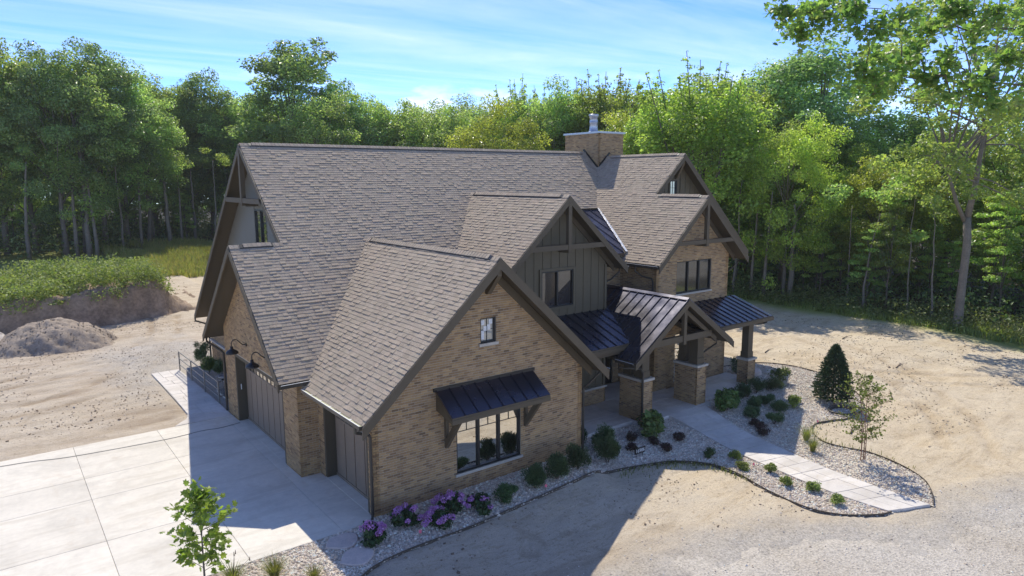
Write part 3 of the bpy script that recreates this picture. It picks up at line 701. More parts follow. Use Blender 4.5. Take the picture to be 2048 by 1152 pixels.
spout([(11.02, 1.15, 2.44), (11.02, 1.15, 2.25), (11.9, .84, 2.1), (12.02, .80, 1.95), (12.02, .80, 1.4), (12.02, .78, .05), (11.9, .5, -.1), (11.9, .45, -.28)], .048)
spout([(14.93, 4.0, 5.6), (14.93, 4.0, 5.4), (15.2, 3.8, 5.15), (15.48, 3.5, 5.05), (15.5, 3.45, 4.9), (15.5, 3.45, 4.2)], .042)
spout([(13.6, 3.7, 5.7), (13.6, 3.7, 5.5), (13.2, 3.8, 5.2), (12.93, 3.86, 5.1), (12.92, 3.9, 4.9), (12.92, 3.9, 4.0)], .042)
spout([(8.62, -.2, 2.9), (8.62, -.2, 2.75), (8.2, -.1, 2.4), (8.03, -.04, 2.3), (8.03, -.04, .0)], .042)
spout([(21.5, 3.2, 5.6), (21.5, 3.2, 5.4), (21.0, 3.35, 5.0), (20.86, 3.4, 4.9), (20.86, 3.4, 3.7)], .042)
spout([(20.95, 1.1, 2.9), (20.95, 1.15, 2.75), (20.9, 1.3, 2.68), (20.55, 1.5, 2.66)], .05)
spout([(16.95, 1.0, 2.5), (16.95, 1.0, 2.35), (16.3, 1.2, 2.0), (16.1, 1.25, 1.9)], .042)
spout([(.45, 21.9, 2.3), (.45, 21.9, 2.1), (.95, 21.75, 1.9), (1.05, 21.7, 1.7), (1.05, 21.7, .05)], .05)
spout([(-1.2, 12.65, 3.1), (-1.2, 12.65, 2.95), (-.8, 12.2, 2.6), (-.72, 12.1, 2.5), (-.72, 12.1, .05)], .05)

# ---- individual bricks and shingles ---------------------------------------------------------
def brick_verts(c, U, N, L, j=0.0):
    h = BH / 2; a = U * (L / 2); n0 = N * -.004; n1 = N * (.007 + j)
    return [c - a - Z3 * h + n0, c + a - Z3 * h + n0, c + a + Z3 * h + n0, c - a + Z3 * h + n0, c - a - Z3 * h + n1, c + a - Z3 * h + n1, c + a + Z3 * h + n1, c - a + Z3 * h + n1]
camv = Vector(CAM)
order = sorted(range(len(BRICKS)), key=lambda i: (BRICKS[i][0] - camv).length + (0 if (BRICKS[i][3] > BL - .002 and BRICKS[i][5] is wG1 and BRICKS[i][0].z > 0.35) else 1000))
single = set(order[:300]); mesh_b = {}
rest = MB()
for i, (c, U, N, L, k, w) in enumerate(BRICKS):
    if i in single:
        if k not in mesh_b:
            mb = MB(); mb.hexa(brick_verts(Vector((0, 0, 0)), X, -Y, BL), PAL_B[k], 0, (0,)); mesh_b[k] = mb.mesh('brick', M_brick)
        o = bpy.data.objects.new('brick', mesh_b[k]); COL.objects.link(o); o.parent = w; o.location = c - N * random.uniform(-.001, .002)
    else:
        f = random.uniform(.9, 1.1); rest.hexa(brick_verts(c, U, N, L, random.uniform(-.001, .003)), tuple(q * f for q in PAL_B[k]), 0, (0,))
tag(rest.build('brickwork', M_brick, house), kind='stuff')
order = sorted(range(len(SHINGLES)), key=lambda i: (SHINGLES[i][0] - camv).length + (0 if SHINGLES[i][3] is roof1 else 1000)); single = set(order[:300])
V, F, C = [], [], []
for i, (c, P, k, r) in enumerate(SHINGLES):
    f = random.uniform(.93, 1.07); col = tuple(q * f for q in PAL_S[k]); A, B_, C_, D, E_, F_ = P
    if i in single:
        mb = MB(); mb.v = [tuple(q - c) for q in P]
        mb.f = [(0, 1, 2, 3), (4, 5, 1, 0), (4, 0, 3), (1, 5, 2)]; mb.c = [col] * 4; mb.m = [0] * 4
        o = bpy.data.objects.new('shingle', mb.mesh('shingle', M_shingle)); COL.objects.link(o); o.parent = r; o.location = c
    else:
        n = len(V); V += [tuple(q) for q in P]; F += [(n, n + 1, n + 2, n + 3), (n + 4, n + 5, n + 1, n), (n + 4, n, n + 3, n + 3), (n + 1, n + 5, n + 2, n + 2)][:2]; C += [col] * 2
tag(link('shingles', np_mesh('shingles', V, F, M_shingle, C), house), kind='stuff')
print('bricks', len(BRICKS), 'shingles', len(SHINGLES))
# ------------------------------------------------------------------ ground
def ss(a, b, x):
    t = np.clip((np.asarray(x, float) - a) / (b - a), 0, 1); return t * t * (3 - 2 * t)
def tz(x, y):
    a = .28 * ss(7.3, 8.1, x); d = -np.asarray(y, float) + ss(7, 9, x); f = ss(0, 4.0, d) * ss(-1.5, 2.5, x)
    return -(a * (1 - f) + .5 * f)
_lat = rng.random((256, 256))
def vnoise(x, y):
    x, y = np.asarray(x, float), np.asarray(y, float); xi, yi = np.floor(x).astype(int), np.floor(y).astype(int); fx, fy = x - xi, y - yi
    fx, fy = fx * fx * (3 - 2 * fx), fy * fy * (3 - 2 * fy); L = lambda i, j: _lat[i % 256, j % 256]
    return (L(xi, yi) * (1 - fx) + L(xi + 1, yi) * fx) * (1 - fy) + (L(xi, yi + 1) * (1 - fx) + L(xi + 1, yi + 1) * fx) * fy
def fbm(x, y, o=4):
    s, a, t = 0, 1, 0
    for i in range(o): s = s + a * vnoise(x * 2 ** i + 17.3 * i, y * 2 ** i + 5.1 * i); t += a; a *= .5
    return s / t
def inpoly(x, y, poly):
    x, y = np.asarray(x, float), np.asarray(y, float); r = np.zeros(x.shape, bool); n = len(poly)
    for i in range(n):
        (x0, y0), (x1, y1) = poly[i], poly[(i + 1) % n]
        if y0 == y1: continue
        c = ((y0 <= y) != (y1 <= y)) & (x < x0 + (x1 - x0) * (y - y0) / (y1 - y0)); r ^= c
    return r
def grid(xs, ys, zf):
    Xg, Yg = np.meshgrid(xs, ys); Zg = zf(Xg, Yg); V = np.stack([Xg.ravel(), Yg.ravel(), Zg.ravel()], 1); nx = len(xs)
    i = (np.arange(len(ys) - 1)[:, None] * nx + np.arange(nx - 1)[None, :]).ravel(); return V, np.stack([i, i + 1, i + nx + 1, i + nx], 1)
def smooth(pts, n=6):
    """Catmull-Rom through pts"""
    P = [np.array(p, float) for p in pts]; P = [2 * P[0] - P[1]] + P + [2 * P[-1] - P[-2]]; out = []
    for i in range(1, len(P) - 2):
        for k in range(n):
            t = k / n; out.append(tuple(.5 * ((2 * P[i]) + (P[i + 1] - P[i - 1]) * t + (2 * P[i - 1] - 5 * P[i] + 4 * P[i + 1] - P[i + 2]) * t * t + (3 * P[i] - P[i - 1] - 3 * P[i + 1] + P[i + 2]) * t ** 3)))
    return out + [tuple(P[-2])]

bed_curve = smooth([(-1.75, -2.62), (-.95, -2.25), (.53, -1.95), (2.41, -1.80), (4.17, -1.66), (6.38, -1.48), (8.16, -1.32), (9.58, -1.60), (10.73, -2.02), (11.5, -2.83), (11.62, -3.85), (11.25, -5.35), (11.15, -6.70), (11.55, -7.6), (12.4, -8.25), (12.9, -8.42)])
walk_l = smooth([(13.62, .88), (13.50, -.88), (13.16, -2.76), (12.90, -4.75), (12.74, -6.8), (12.86, -8.35)])
walk_r = smooth([(15.90, .68), (15.28, -1.33), (14.86, -3.39), (14.45, -5.37), (14.30, -7.2), (14.30, -8.95)])
bed_r = smooth([(14.40, -9.0), (15.27, -8.6), (16.12, -8.0), (16.74, -6.98), (17.0, -5.80), (16.75, -5.0), (16.70, -4.2), (17.41, -3.35), (18.33, -3.0), (19.20, -3.2), (20.13, -3.5), (21.9, -3.2), (23.4, -2.25), (24.4, -.97), (24.9, .66), (24.9, 2.34), (24.0, 3.6), (22.0, 4.2), (20.85, 4.2)])
bed_poly1 = [(-5.6, -.22), (0.0, -.22), (0.0, 0.0), (8.0, 0.0), (8.0, 1.24), (12.0, 1.24), (12.0, .74), (13.6, .74)] + walk_l[1:] + bed_curve[::-1] + [(-2.6, -3.6), (-5.6, -4.2)]
bed_poly2 = [(15.9, .74), (16.4, .74), (16.4, 1.24), (20.9, 1.24), (20.9, 4.2)] + bed_r[::-1] + walk_r[::-1]
gravel_edge = smooth([(-14, -13), (-6, -9.0), (-1, -6.6), (1.5, -5.7), (3.16, -5.2), (4.8, -5.2), (6.5, -5.5), (8.9, -6.3), (10.4, -6.95), (12.6, -8.5), (14.6, -8.95), (15.75, -9.05), (18.7, -10.1), (24, -12.2), (40, -19)])
road_poly = gravel_edge + [(60, -30), (60, -60), (-60, -60), (-40, -20)]
drive_poly = [(-60, -.2), (0, -.2), (0, 3.9), (-.66, 3.9), (-.66, 11.5), (-60, 11.5)]

RUTS = [(smooth([(-14, 21), (-8, 22.5), (-3, 25), (0, 29), (1.5, 36)], 3), .16), (smooth([(-14, 17), (-8, 17.5), (-4, 19.5), (-1.5, 24)], 3), .15), (smooth([(20, -8), (25, -5), (30, 1), (33, 9), (33, 18)], 3), .17), (smooth([(38, -9), (31, -5), (26, 1), (25.5, 9), (27, 18)], 3), .17)]
def ground_z(x, y):
    x, y = np.asarray(x, float), np.asarray(y, float)
    n = (fbm(x * .35, y * .35, 3) - .5) * .10 + (fbm(x * 1.7 + 9, y * 2.3 + 3, 4) - .5) * .09
    # machine ruts that cross the left lot and the field on the right
    r = np.abs(np.sin((y - .18 * x - 14) * 2.6 + 1.2 * fbm(x * .2, y * .2, 2))) ** 6 * .04 * ss(13, 15, y) * ss(30, 24, y) * ss(2, -2, x)
    n = n + r
    for pth, w_ in RUTS:
        for off in (-.8, .8):
            d = np.full(x.shape, 9.0)
            for (xa, ya), (xb, yb) in zip(pth[:-1], pth[1:]):
                L2 = (xb - xa) ** 2 + (yb - ya) ** 2; t = np.clip(((x - xa) * (xb - xa) + (y - ya) * (yb - ya)) / L2, 0, 1); L = math.sqrt(L2); ox, oy = -(yb - ya) / L * off, (xb - xa) / L * off
                d = np.minimum(d, np.hypot(x - xa - t * (xb - xa) - ox, y - ya - t * (yb - ya) - oy))
            n = n - .055 * np.exp(-(d / w_) ** 2) + .03 * np.exp(-((d - w_ * 1.9) / (w_ * .7)) ** 2) * fbm(x * 3, y * 3, 2)
    flat = ((x > -60) & (x < 1.5) & (y > -.6) & (y < 12.0)) | ((x > -2.2) & (x < 1.5) & (y > 11) & (y < 20.5)) | inpoly(x, y, bed_poly1) | inpoly(x, y, bed_poly2) | ((x > -1) & (x < 21.4) & (y > -.4) & (y < 22))
    z = tz(x, y) - .03 + n
    return np.where(flat, tz(x, y) - .055, z) + 1.8 * ss(58, 95, y) * ss(30, 8, x) + 0.5 * ss(40, 70, x)
fx = np.arange(-14, 44.01, .16); fy = np.arange(-16, 42.01, .16)
far = np.array([2, 5, 10, 18, 30, 50, 80, 120, 180, 260.])
xs = np.concatenate([-14 - far[::-1], fx, 44 + far]); ys = np.concatenate([-16 - far[::-1], fy, 42 + far])
V, F = grid(xs, ys, ground_z)
def rut_mask(x, y):
    m = np.zeros(x.shape)
    for pth, w_ in RUTS:
        for off in (-.8, .8):
            for (xa, ya), (xb, yb) in zip(pth[:-1], pth[1:]):
                L2 = (xb - xa) ** 2 + (yb - ya) ** 2; t = np.clip(((x - xa) * (xb - xa) + (y - ya) * (yb - ya)) / L2, 0, 1); L = math.sqrt(L2); ox, oy = -(yb - ya) / L * off, (xb - xa) / L * off
                m = np.maximum(m, np.exp(-(np.hypot(x - xa - t * (xb - xa) - ox, y - ya - t * (yb - ya) - oy) / (w_ * 1.5)) ** 2))
    return m * ss(.35, .7, fbm(x * .9, y * .9, 3)) * np.where(x > 5, .5, .9)
def zone(x, y):
    """real ground cover: R grass, G leaf litter of the woods"""
    edge = 39.6 + 1.6 * (fbm(x * .2 + 3, y * .2, 3) - .5) * 2
    right = ss(-1.6, 1.4, x - edge) * ss(45, 30, y)
    wl = ss(0, 3, y - (60 + 5 * (fbm(x * .1, y * .1, 2) - .5))) * ss(40, 25, x)
    wb = ss(0, 4, y - (66 - .75 * (x - 5))) * ss(4, 8, x)
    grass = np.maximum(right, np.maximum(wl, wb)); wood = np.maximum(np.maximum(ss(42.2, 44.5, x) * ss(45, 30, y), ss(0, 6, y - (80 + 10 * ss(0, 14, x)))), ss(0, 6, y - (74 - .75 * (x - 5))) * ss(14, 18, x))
    return grass, wood
def dirt_mat():
    m, t, out = nodes_of('dirt'); p = t.nodes.new('ShaderNodeBsdfPrincipled'); pos = gpos(t)
    mp = t.nodes.new('ShaderNodeMapping'); lk(t, pos, mp.inputs[0]); mp.inputs['Rotation'].default_value = (0, 0, .25); mp.inputs['Scale'].default_value = (.55, 1.9, 1)
    big = noise(t, .16, 4, .6, pos); mid = noise(t, .55, 8, .68, mp.outputs[0], .6); fin = noise(t, 8.5, 9, .76, pos); grit = noise(t, 38, 4, .7, pos)
    warm = ramp(t, mid, [(.24, (.42, .315, .20)), (.42, (.58, .465, .31)), (.55, (.67, .555, .39)), (.8, (.72, .62, .46))])
    cool = ramp(t, mid, [(.24, (.26, .195, .135)), (.42, (.42, .335, .245)), (.56, (.55, .46, .355)), (.8, (.65, .57, .46))])
    sp = t.nodes.new('ShaderNodeSeparateXYZ'); lk(t, pos, sp.inputs[0])
    side = mrange(t, sp.outputs[0], -1, 10)
    c = mixc(t, side, cool, warm); c = mixc(t, mrange(t, big, .36, .60, 0, .55), c, (.64, .56, .435)); blot = noise(t, 3.4, 9, .74, mp.outputs[0], 1.2); c = mixc(t, mrange(t, blot, .53, .62, 0, .5), c, (.40, .305, .195)); blot2 = noise(t, .8, 8, .7, pos, .8); c = mixc(t, mrange(t, blot2, .55, .63, 0, .5), c, (.40, .32, .225))
    c = mixc(t, mrange(t, fin, .56, .64, 0, .65), c, (.25, .185, .125)); c = mixc(t, 1.0, c, ramp(t, grit, [(.25, gray(.72)), (.7, gray(1.16))]), 'MULTIPLY')
    zn = t.nodes.new('ShaderNodeAttribute'); zn.attribute_name = 'zone'; zs = t.nodes.new('ShaderNodeSeparateColor'); lk(t, zn.outputs['Color'], zs.inputs[0])
    gcol = ramp(t, fin, [(.3, (.16, .20, .05)), (.5, (.27, .30, .08)), (.7, (.40, .37, .14))])
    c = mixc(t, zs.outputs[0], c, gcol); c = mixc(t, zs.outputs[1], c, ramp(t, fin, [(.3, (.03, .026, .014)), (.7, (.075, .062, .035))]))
    c = mixc(t, 1.0, c, ramp(t, zn.outputs['Alpha'], [(0, gray(1)), (1, (.70, .64, .57))]), 'MULTIPLY')
    vg = t.nodes.new('ShaderNodeTexVoronoi'); vg.inputs['Scale'].default_value = 22; lk(t, pos, vg.inputs['Vector'])
    gvl = mixc(t, 1.0, ramp(t, noise(t, .35, 6, .65, pos), [(.3, (.42, .37, .30)), (.5, (.485, .44, .375)), (.7, (.53, .49, .43))]), ramp(t, vg.outputs['Color'], [(0, gray(.62)), (.5, gray(.98)), (1, gray(1.2))]), 'MULTIPLY')
    c = mixc(t, zs.outputs[2], c, gvl)
    lk(t, c, p.inputs['Base Color']); p.inputs['Roughness'].default_value = .97; p.inputs['Specular IOR Level'].default_value = .15
    a = t.nodes.new('ShaderNodeMath'); a.operation = 'ADD'; lk(t, fin, a.inputs[0]); lk(t, mid, a.inputs[1])
    a2 = t.nodes.new('ShaderNodeMath'); a2.operation = 'MULTIPLY_ADD'; lk(t, grit, a2.inputs[0]); a2.inputs[1].default_value = .35; lk(t, a.outputs[0], a2.inputs[2]); lk(t, bump(t, a2.outputs[0], .7, .07), p.inputs['Normal']); lk(t, p.outputs[0], out.inputs[0]); return m
M_dirt = dirt_mat()
me = np_mesh('ground', V, F, M_dirt, smooth=True)
zg, zw = zone(V[:, 0], V[:, 1]); _e = np.array(gravel_edge); zr = 0; zr = ss(-1.0, 1.1, np.interp(V[:, 0], _e[:, 0], _e[:, 1]) - V[:, 1] + 1.9 * (fbm(V[:, 0] * .7, V[:, 1] * .7, 4) - .5)); zr = np.maximum(zr, .85 * ss(-5.2, -2.2, V[:, 0] + 2.4 * (fbm(V[:, 0] * .8, V[:, 1] * .8, 4) - .5)) * ss(1.6, 1.2, V[:, 0]) * ss(12.5, 20, V[:, 1] + 3 * ss(-2.3, -.9, V[:, 0]) * 3) * ss(31, 25, V[:, 1] + 4 * (fbm(V[:, 0], V[:, 1], 2) - .5))); at = me.attributes.new('zone', 'FLOAT_COLOR', 'POINT')
at.data.foreach_set('color', np.stack([zg, zw, zr, rut_mask(V[:, 0], V[:, 1])], 1).astype(np.float32).ravel())
tag(link('ground', me), kind='structure')
def gz(x, y): return float(ground_z(np.array(x), np.array(y)))

def conc(name, base, var=.1):
    m, t, out = nodes_of(name); p = t.nodes.new('ShaderNodeBsdfPrincipled'); pos = gpos(t)
    a = noise(t, .55, 7, .62, pos, .4); b = noise(t, 4.5, 6, .7, pos); c = noise(t, 55, 3, .6, pos)
    col = mixc(t, 1.0, ramp(t, a, [(.28, tuple(q * (1 - var * 1.3) for q in base)), (.5, base), (.72, tuple(q * (1 + var * .8) for q in base))]), ramp(t, b, [(.25, gray(.90)), (.6, gray(1.04))]), 'MULTIPLY')
    col = mixc(t, 1.0, col, ramp(t, c, [(.2, gray(.94)), (.8, gray(1.05))]), 'MULTIPLY')
    mp = t.nodes.new('ShaderNodeMapping'); lk(t, pos, mp.inputs[0]); mp.inputs['Scale'].default_value = (.28, 1.7, 1); st = noise(t, 1.1, 7, .66, mp.outputs[0], .3)
    col = mixc(t, mrange(t, st, .50, .66, 0, .6), col, (base[0] * .78, base[1] * .76, base[2] * .72)); sd = noise(t, .9, 8, .7, pos, 1.0); col = mixc(t, mrange(t, sd, .56, .7, 0, .45), col, (.58, .49, .37))
    at = t.nodes.new('ShaderNodeObjectInfo'); col = mixc(t, 1.0, col, ramp(t, at.outputs['Random'], [(0, gray(.94)), (1, gray(1.04))]), 'MULTIPLY')
    lk(t, col, p.inputs['Base Color']); p.inputs['Roughness'].default_value = .85; lk(t, bump(t, c, .12, .01), p.inputs['Normal']); lk(t, p.outputs[0], out.inputs[0]); return m
M_conc = conc('concrete', (.72, .67, .57), .14); M_stamp = conc('stamped_concrete', (.70, .65, .585), .17)
def piece(name, poly, z0, z1, mat, parent, bev=.012):
    """thin slab with a chamfered rim; poly in plan, world coords; z1 may be a function"""
    zf = z1 if callable(z1) else (lambda x, y: z1); c = np.mean(poly, 0); mb = MB(); P = [np.array(p, float) for p in poly]
    I = []
    n = len(P)
    for i in range(n):
        a, b, d = P[i - 1], P[i], P[(i + 1) % n]; u = (a - b) / (np.linalg.norm(a - b) + 1e-9); w = (d - b) / (np.linalg.norm(d - b) + 1e-9); q = u + w; l = np.linalg.norm(q)
        I.append(b + (q / l * bev * 1.3 if l > .3 else (c - b) / (np.linalg.norm(c - b) + 1e-9) * bev))
    ar = sum(P[i][0] * P[(i + 1) % n][1] - P[(i + 1) % n][0] * P[i][1] for i in range(n))
    if ar < 0: P.reverse(); I.reverse()
    mb.face([(p[0], p[1], zf(*p)) for p in I])
    for i in range(n):
        a, b, d, e = P[i], P[(i + 1) % n], I[(i + 1) % n], I[i]
        mb.face([(a[0], a[1], zf(*a) - bev * .7), (b[0], b[1], zf(*b) - bev * .7), (d[0], d[1], zf(*d)), (e[0], e[1], zf(*e))])
        mb.face([(a[0], a[1], z0), (b[0], b[1], z0), (b[0], b[1], zf(*b) - bev * .7), (a[0], a[1], zf(*a) - bev * .7)])
    return mb.build(name, mat, parent)
# driveway slabs
drv = tag(empty('driveway', (-6, 5, 0)), kind='structure')
dx = [-1.03, -3.5, -6.25, -9.1, -12, -15, -18.5, -22, -28]; dy = [-.2, 3.2, 6.25, 8.1, 11.5]; jg = .0045
for i in range(len(dx) - 1):
    for j in range(len(dy) - 1):
        piece('slab', [(dx[i] - jg, dy[j] + jg), (dx[i] - jg, dy[j + 1] - jg), (dx[i + 1] + jg, dy[j + 1] - jg), (dx[i + 1] + jg, dy[j] + jg)], -.25, 0.0, M_conc, drv)
piece('slab', [(-1.03 + jg, -.2), (-.02, -.2), (-.02, 3.2 - jg), (-1.03 + jg, 3.2 - jg)], -.25, 0, M_conc, drv)
piece('slab', [(-1.03 + jg, 3.2 + jg), (-.02, 3.2 + jg), (-.02, 3.88), (-.68, 3.88), (-.68, 6.25 - jg), (-1.03 + jg, 6.25 - jg)], -.25, 0, M_conc, drv)
piece('slab', [(-1.03 + jg, 6.25 + jg), (-.68, 6.25 + jg), (-.68, 11.5), (-1.03 + jg, 11.5)], -.25, 0, M_conc, drv)
mb = MB(); mb.box(-.70, .4, 5.3, 10.7, -.2, .006); mb.build('door_apron', M_conc, drv); mb = MB(); mb.box(-.03, .45, .3, 3.45, -.2, .006); mb.build('door_apron', M_conc, drv)
mb = MB(); mb.box(-28, -.4, -.19, 11.49, -.3, -.05); mb.build('joint_bed', M_conc, drv)
# side path, stamped pattern
def ashlar(parent, L, R, zf, name='paving_stone', row=.62, mat=None):
    """pieces across a strip between polylines L and R"""
    L, R = np.array(L), np.array(R)
    def res(P, n):
        d = np.r_[0, np.cumsum(np.linalg.norm(np.diff(P, axis=0), axis=1))]; s = np.linspace(0, d[-1], n); return np.stack([np.interp(s, d, P[:, k]) for k in (0, 1)], 1)
    length = np.linalg.norm(np.diff(L, axis=0), axis=1).sum(); n = max(2, int(length / row)); cuts = [0]
    while cuts[-1] < 1 - .6 * row / length: cuts.append(min(1, cuts[-1] + random.uniform(.75, 1.3) * row / length))
    if cuts[-1] < 1: cuts[-1] = 1
    Lr, Rr = res(L, 201), res(R, 201)
    at = lambda s, t: tuple((1 - t) * np.array([np.interp(s * 200, range(201), Lr[:, k]) for k in (0, 1)]) + t * np.array([np.interp(s * 200, range(201), Rr[:, k]) for k in (0, 1)]))
    g = .004
    for a, b in zip(cuts[:-1], cuts[1:]):
        k = random.choice((2, 2, 3)); ts = [0] + sorted(random.uniform(.28, .72) if k == 2 else x for x in ([0] if k == 2 else [random.uniform(.25, .4), random.uniform(.6, .75)])) + [1]
        e = .008 / length
        for t0, t1 in zip(ts[:-1], ts[1:]):
            w = .008 / max(.8, np.linalg.norm(np.array(at(a, 0)) - np.array(at(a, 1)))); dz = random.uniform(-.004, .004)
            piece(name, [at(a + e, t0 + w), at(a + e, t1 - w), at(b - e, t1 - w), at(b - e, t0 + w)], -.7, (lambda x, y, dz=dz: zf(x, y) + dz), mat or M_stamp, parent, .008)
sp_ = tag(empty('side_path', (-1.4, 16, 0)), kind='structure')
ashlar(sp_, [(-2.12, 12.75), (-2.08, 16), (-2.12, 20.32)], [(-.70, 12.0), (-.72, 16), (-.84, 20.4)], lambda x, y: .01)
piece('paving_stone', smooth([(-2.85, 11.53), (-2.5, 11.95), (-2.26, 12.25), (-2.13, 12.73)], 4) + [(-.70, 11.98), (-.70, 11.53)], -.3, .008, M_stamp, sp_)
mb = MB(); mb.prism([(-2.1, 12.5, -.3), (-.72, 11.6, -.3), (-.86, 20.35, -.3), (-2.1, 20.25, -.3)], (0, 0, .29)); mb.build('joint_bed', M_mortar, sp_)
# front walk
wk = tag(empty('front_walkway', (14, -4, -.4)), kind='structure')
ashlar(wk, walk_l, walk_r, lambda x, y: float(tz(x, y)) + .035 + .1 * float(ss(-1.2, .9, y)))
# porch floor
pf = tag(empty('porch_floor', (14, 2.5, FL)), kind='structure')
px_ = [8.02, 10.0, 12.0, 13.4, 14.9, 16.4, 17.9, 19.4, 20.9]
for a, b in zip(px_[:-1], px_[1:]):
    y0 = .75 if a >= 12 and b <= 16.4 else 1.25
    for c, d in ((y0, 2.3), (2.3, 3.22 if a > 15.5 else 3.72)):
        piece('paving_stone', [(a + .005, c + .005), (b - .005, c + .005), (b - .005, d - .005), (a + .005, d - .005)], -.6, FL, M_stamp, pf)
piece('paving_stone', [(12.92, 3.73), (15.5, 3.73), (15.5, 5.45), (12.92, 5.45)], -.6, FL, M_stamp, pf)
# gravel road: a sheet that sinks into the dirt along its edge
m_, t_, o_ = nodes_of('gravel'); pb = t_.nodes.new('ShaderNodeBsdfPrincipled'); ps = gpos(t_)
vo = t_.nodes.new('ShaderNodeTexVoronoi'); vo.inputs['Scale'].default_value = 22; lk(t_, ps, vo.inputs['Vector'])
ga = noise(t_, .35, 6, .65, ps); gb = noise(t_, 12, 5, .75, ps)
cc = mixc(t_, 1.0, ramp(t_, ga, [(.3, (.42, .37, .30)), (.5, (.485, .44, .375)), (.7, (.53, .49, .43))]), ramp(t_, vo.outputs['Color'], [(0, gray(.62)), (.5, gray(.98)), (1, gray(1.2))]), 'MULTIPLY')
cc = mixc(t_, mrange(t_, gb, .58, .75, 0, .5), cc, (.27, .23, .185)); lk(t_, cc, pb.inputs['Base Color']); pb.inputs['Roughness'].default_value = .95; pb.inputs['Specular IOR Level'].default_value = .2
lk(t_, bump(t_, vo.outputs['Distance'], .55, .03), pb.inputs['Normal']); lk(t_, pb.outputs[0], o_.inputs[0]); M_gravel = m_
def sheet(name, poly, zf, mat, step, box, fade=None):
    xs = np.arange(box[0], box[1], step); ys = np.arange(box[2], box[3], step); V, F = grid(xs, ys, zf); c = V[F].mean(1); F = F[inpoly(c[:, 0], c[:, 1], poly)]
    u, inv = np.unique(F, return_inverse=True); return link(name, np_mesh(name, V[u], inv.reshape(F.shape), mat, smooth=True))
ge = np.array(gravel_edge)
def road_z(x, y):
    yy = np.interp(x, ge[:, 0], ge[:, 1]); d = yy - y + .9 * (fbm(x * .8, y * .8, 3) - .5) * 2
    return tz(x, y) + .02 - .13 * (1 - ss(.2, 2.6, d + 1.6 * (fbm(x * 3.1, y * 3.1, 3) - .5))) + (fbm(x * .5, y * .9, 3) - .5) * .05
tag(sheet('gravel_road', [(p[0], p[1] + 1.3) for p in gravel_edge] + [(60, -30), (60, -60), (-60, -60), (-40, -20)], road_z, M_gravel, .22, (-30, 45, -42, 0)), kind='structure')
# gravel apron beside the side path
apron = smooth([(-4.6, 18.3), (-3.2, 19.0), (-2.2, 18.6), (-2.2, 20.5), (-.7, 20.6), (-.6, 14), (1.1, 14), (1.1, 30), (-1.5, 29), (-4.2, 25), (-5.6, 21.5), (-4.6, 18.3)], 4)
M_gravel2 = mk('grey_gravel', (.46, .42, .375), .95, .25, 1.2, .8, 22, spec=.2, fine=.35)
pass
# planting beds and pebbles
M_bed = mk('bed_gravel', (.58, .52, .43), .95, .2, 2, .6, 30, spec=.2, fine=.3)
bedz = lambda x, y: tz(x, y) - .015
for pl_, bx in ((bed_poly1, (-5.8, 14, -9, 1.4)), (bed_poly2, (13.5, 25.5, -9.4, 4.6))): tag(sheet('planting_bed', pl_, bedz, M_bed, .12, bx), kind='structure')
M_peb = mk('pebble', (1, 1, 1), .85, .12, 30, use_attr=True, spec=.3)
def scatter(poly, box, dens, seed):
    r = np.random.default_rng(seed); n = int((box[1] - box[0]) * (box[3] - box[2]) * dens); x = r.uniform(box[0], box[1], n); y = r.uniform(box[2], box[3], n); k = inpoly(x, y, poly); return x[k], y[k]
def stones(x, y, z, size, pal, name, mat, seed, flat=.6):
    r = np.random.default_rng(seed); n = len(x)
    base = np.array([(1, 0, 0), (0, 1, 0), (-1, 0, 0), (0, -1, 0), (0, 0, 1), (0, 0, -1)], float); Fb = np.array([(0, 1, 4), (1, 2, 4), (2, 3, 4), (3, 0, 4), (1, 0, 5), (2, 1, 5), (3, 2, 5), (0, 3, 5)])
    s = size * np.exp(r.normal(0, .3, n)); V = base[None] * (s[:, None, None] * np.stack([r.uniform(.7, 1.3, n), r.uniform(.6, 1.1, n), r.uniform(.4, .8, n) * flat / .6], 1)[:, None, :]) * r.uniform(.8, 1.2, (n, 6, 1))
    a = r.uniform(0, 6.28, n); t = r.normal(0, .35, n); c, d = np.cos(t), np.sin(t); Y_, Z_ = V[:, :, 1] * c[:, None] - V[:, :, 2] * d[:, None], V[:, :, 1] * d[:, None] + V[:, :, 2] * c[:, None]; V = np.stack([V[:, :, 0], Y_, Z_], 2)
    c, d = np.cos(a), np.sin(a); X_, Y_ = V[:, :, 0] * c[:, None] - V[:, :, 1] * d[:, None], V[:, :, 0] * d[:, None] + V[:, :, 1] * c[:, None]
    V = np.stack([X_ + x[:, None], Y_ + y[:, None], V[:, :, 2] + (z + s * .25)[:, None]], 2).reshape(-1, 3)
    F = (Fb[None] + 6 * np.arange(n)[:, None, None]).reshape(-1, 3); col = np.array(pal)[r.integers(0, len(pal), n)] * r.uniform(.85, 1.15, (n, 1))
    return link(name, np_mesh(name, V, F, mat, np.repeat(col, 8, 0)))
pal_p = [tuple(min(q * w, .8) for q, w in zip(c, (1.28, 1.2, 1.1))) for c in [(.58, .54, .48), (.64, .60, .55), (.52, .47, .41), (.44, .39, .33), (.70, .67, .62), (.55, .48, .41), (.36, .315, .27), (.60, .57, .53)]]
x1, y1_ = scatter(bed_poly1, (-5.6, 14, -9, 1.3), 620, 1); x2_, y2_ = scatter(bed_poly2, (13.5, 25, -9.2, 4.3), 330, 2)
x = np.r_[x1, x2_]; y = np.r_[y1_, y2_]; keep = ~((x > 12.0) & (x < 13.6) & (y > .7)); x, y = x[keep], y[keep]
tag(stones(x, y, tz(x, y) - .012, .03, pal_p, 'bed_pebbles', M_peb, 5), 'pale rounded pebbles covering the planting beds', 'pebbles', kind='stuff')
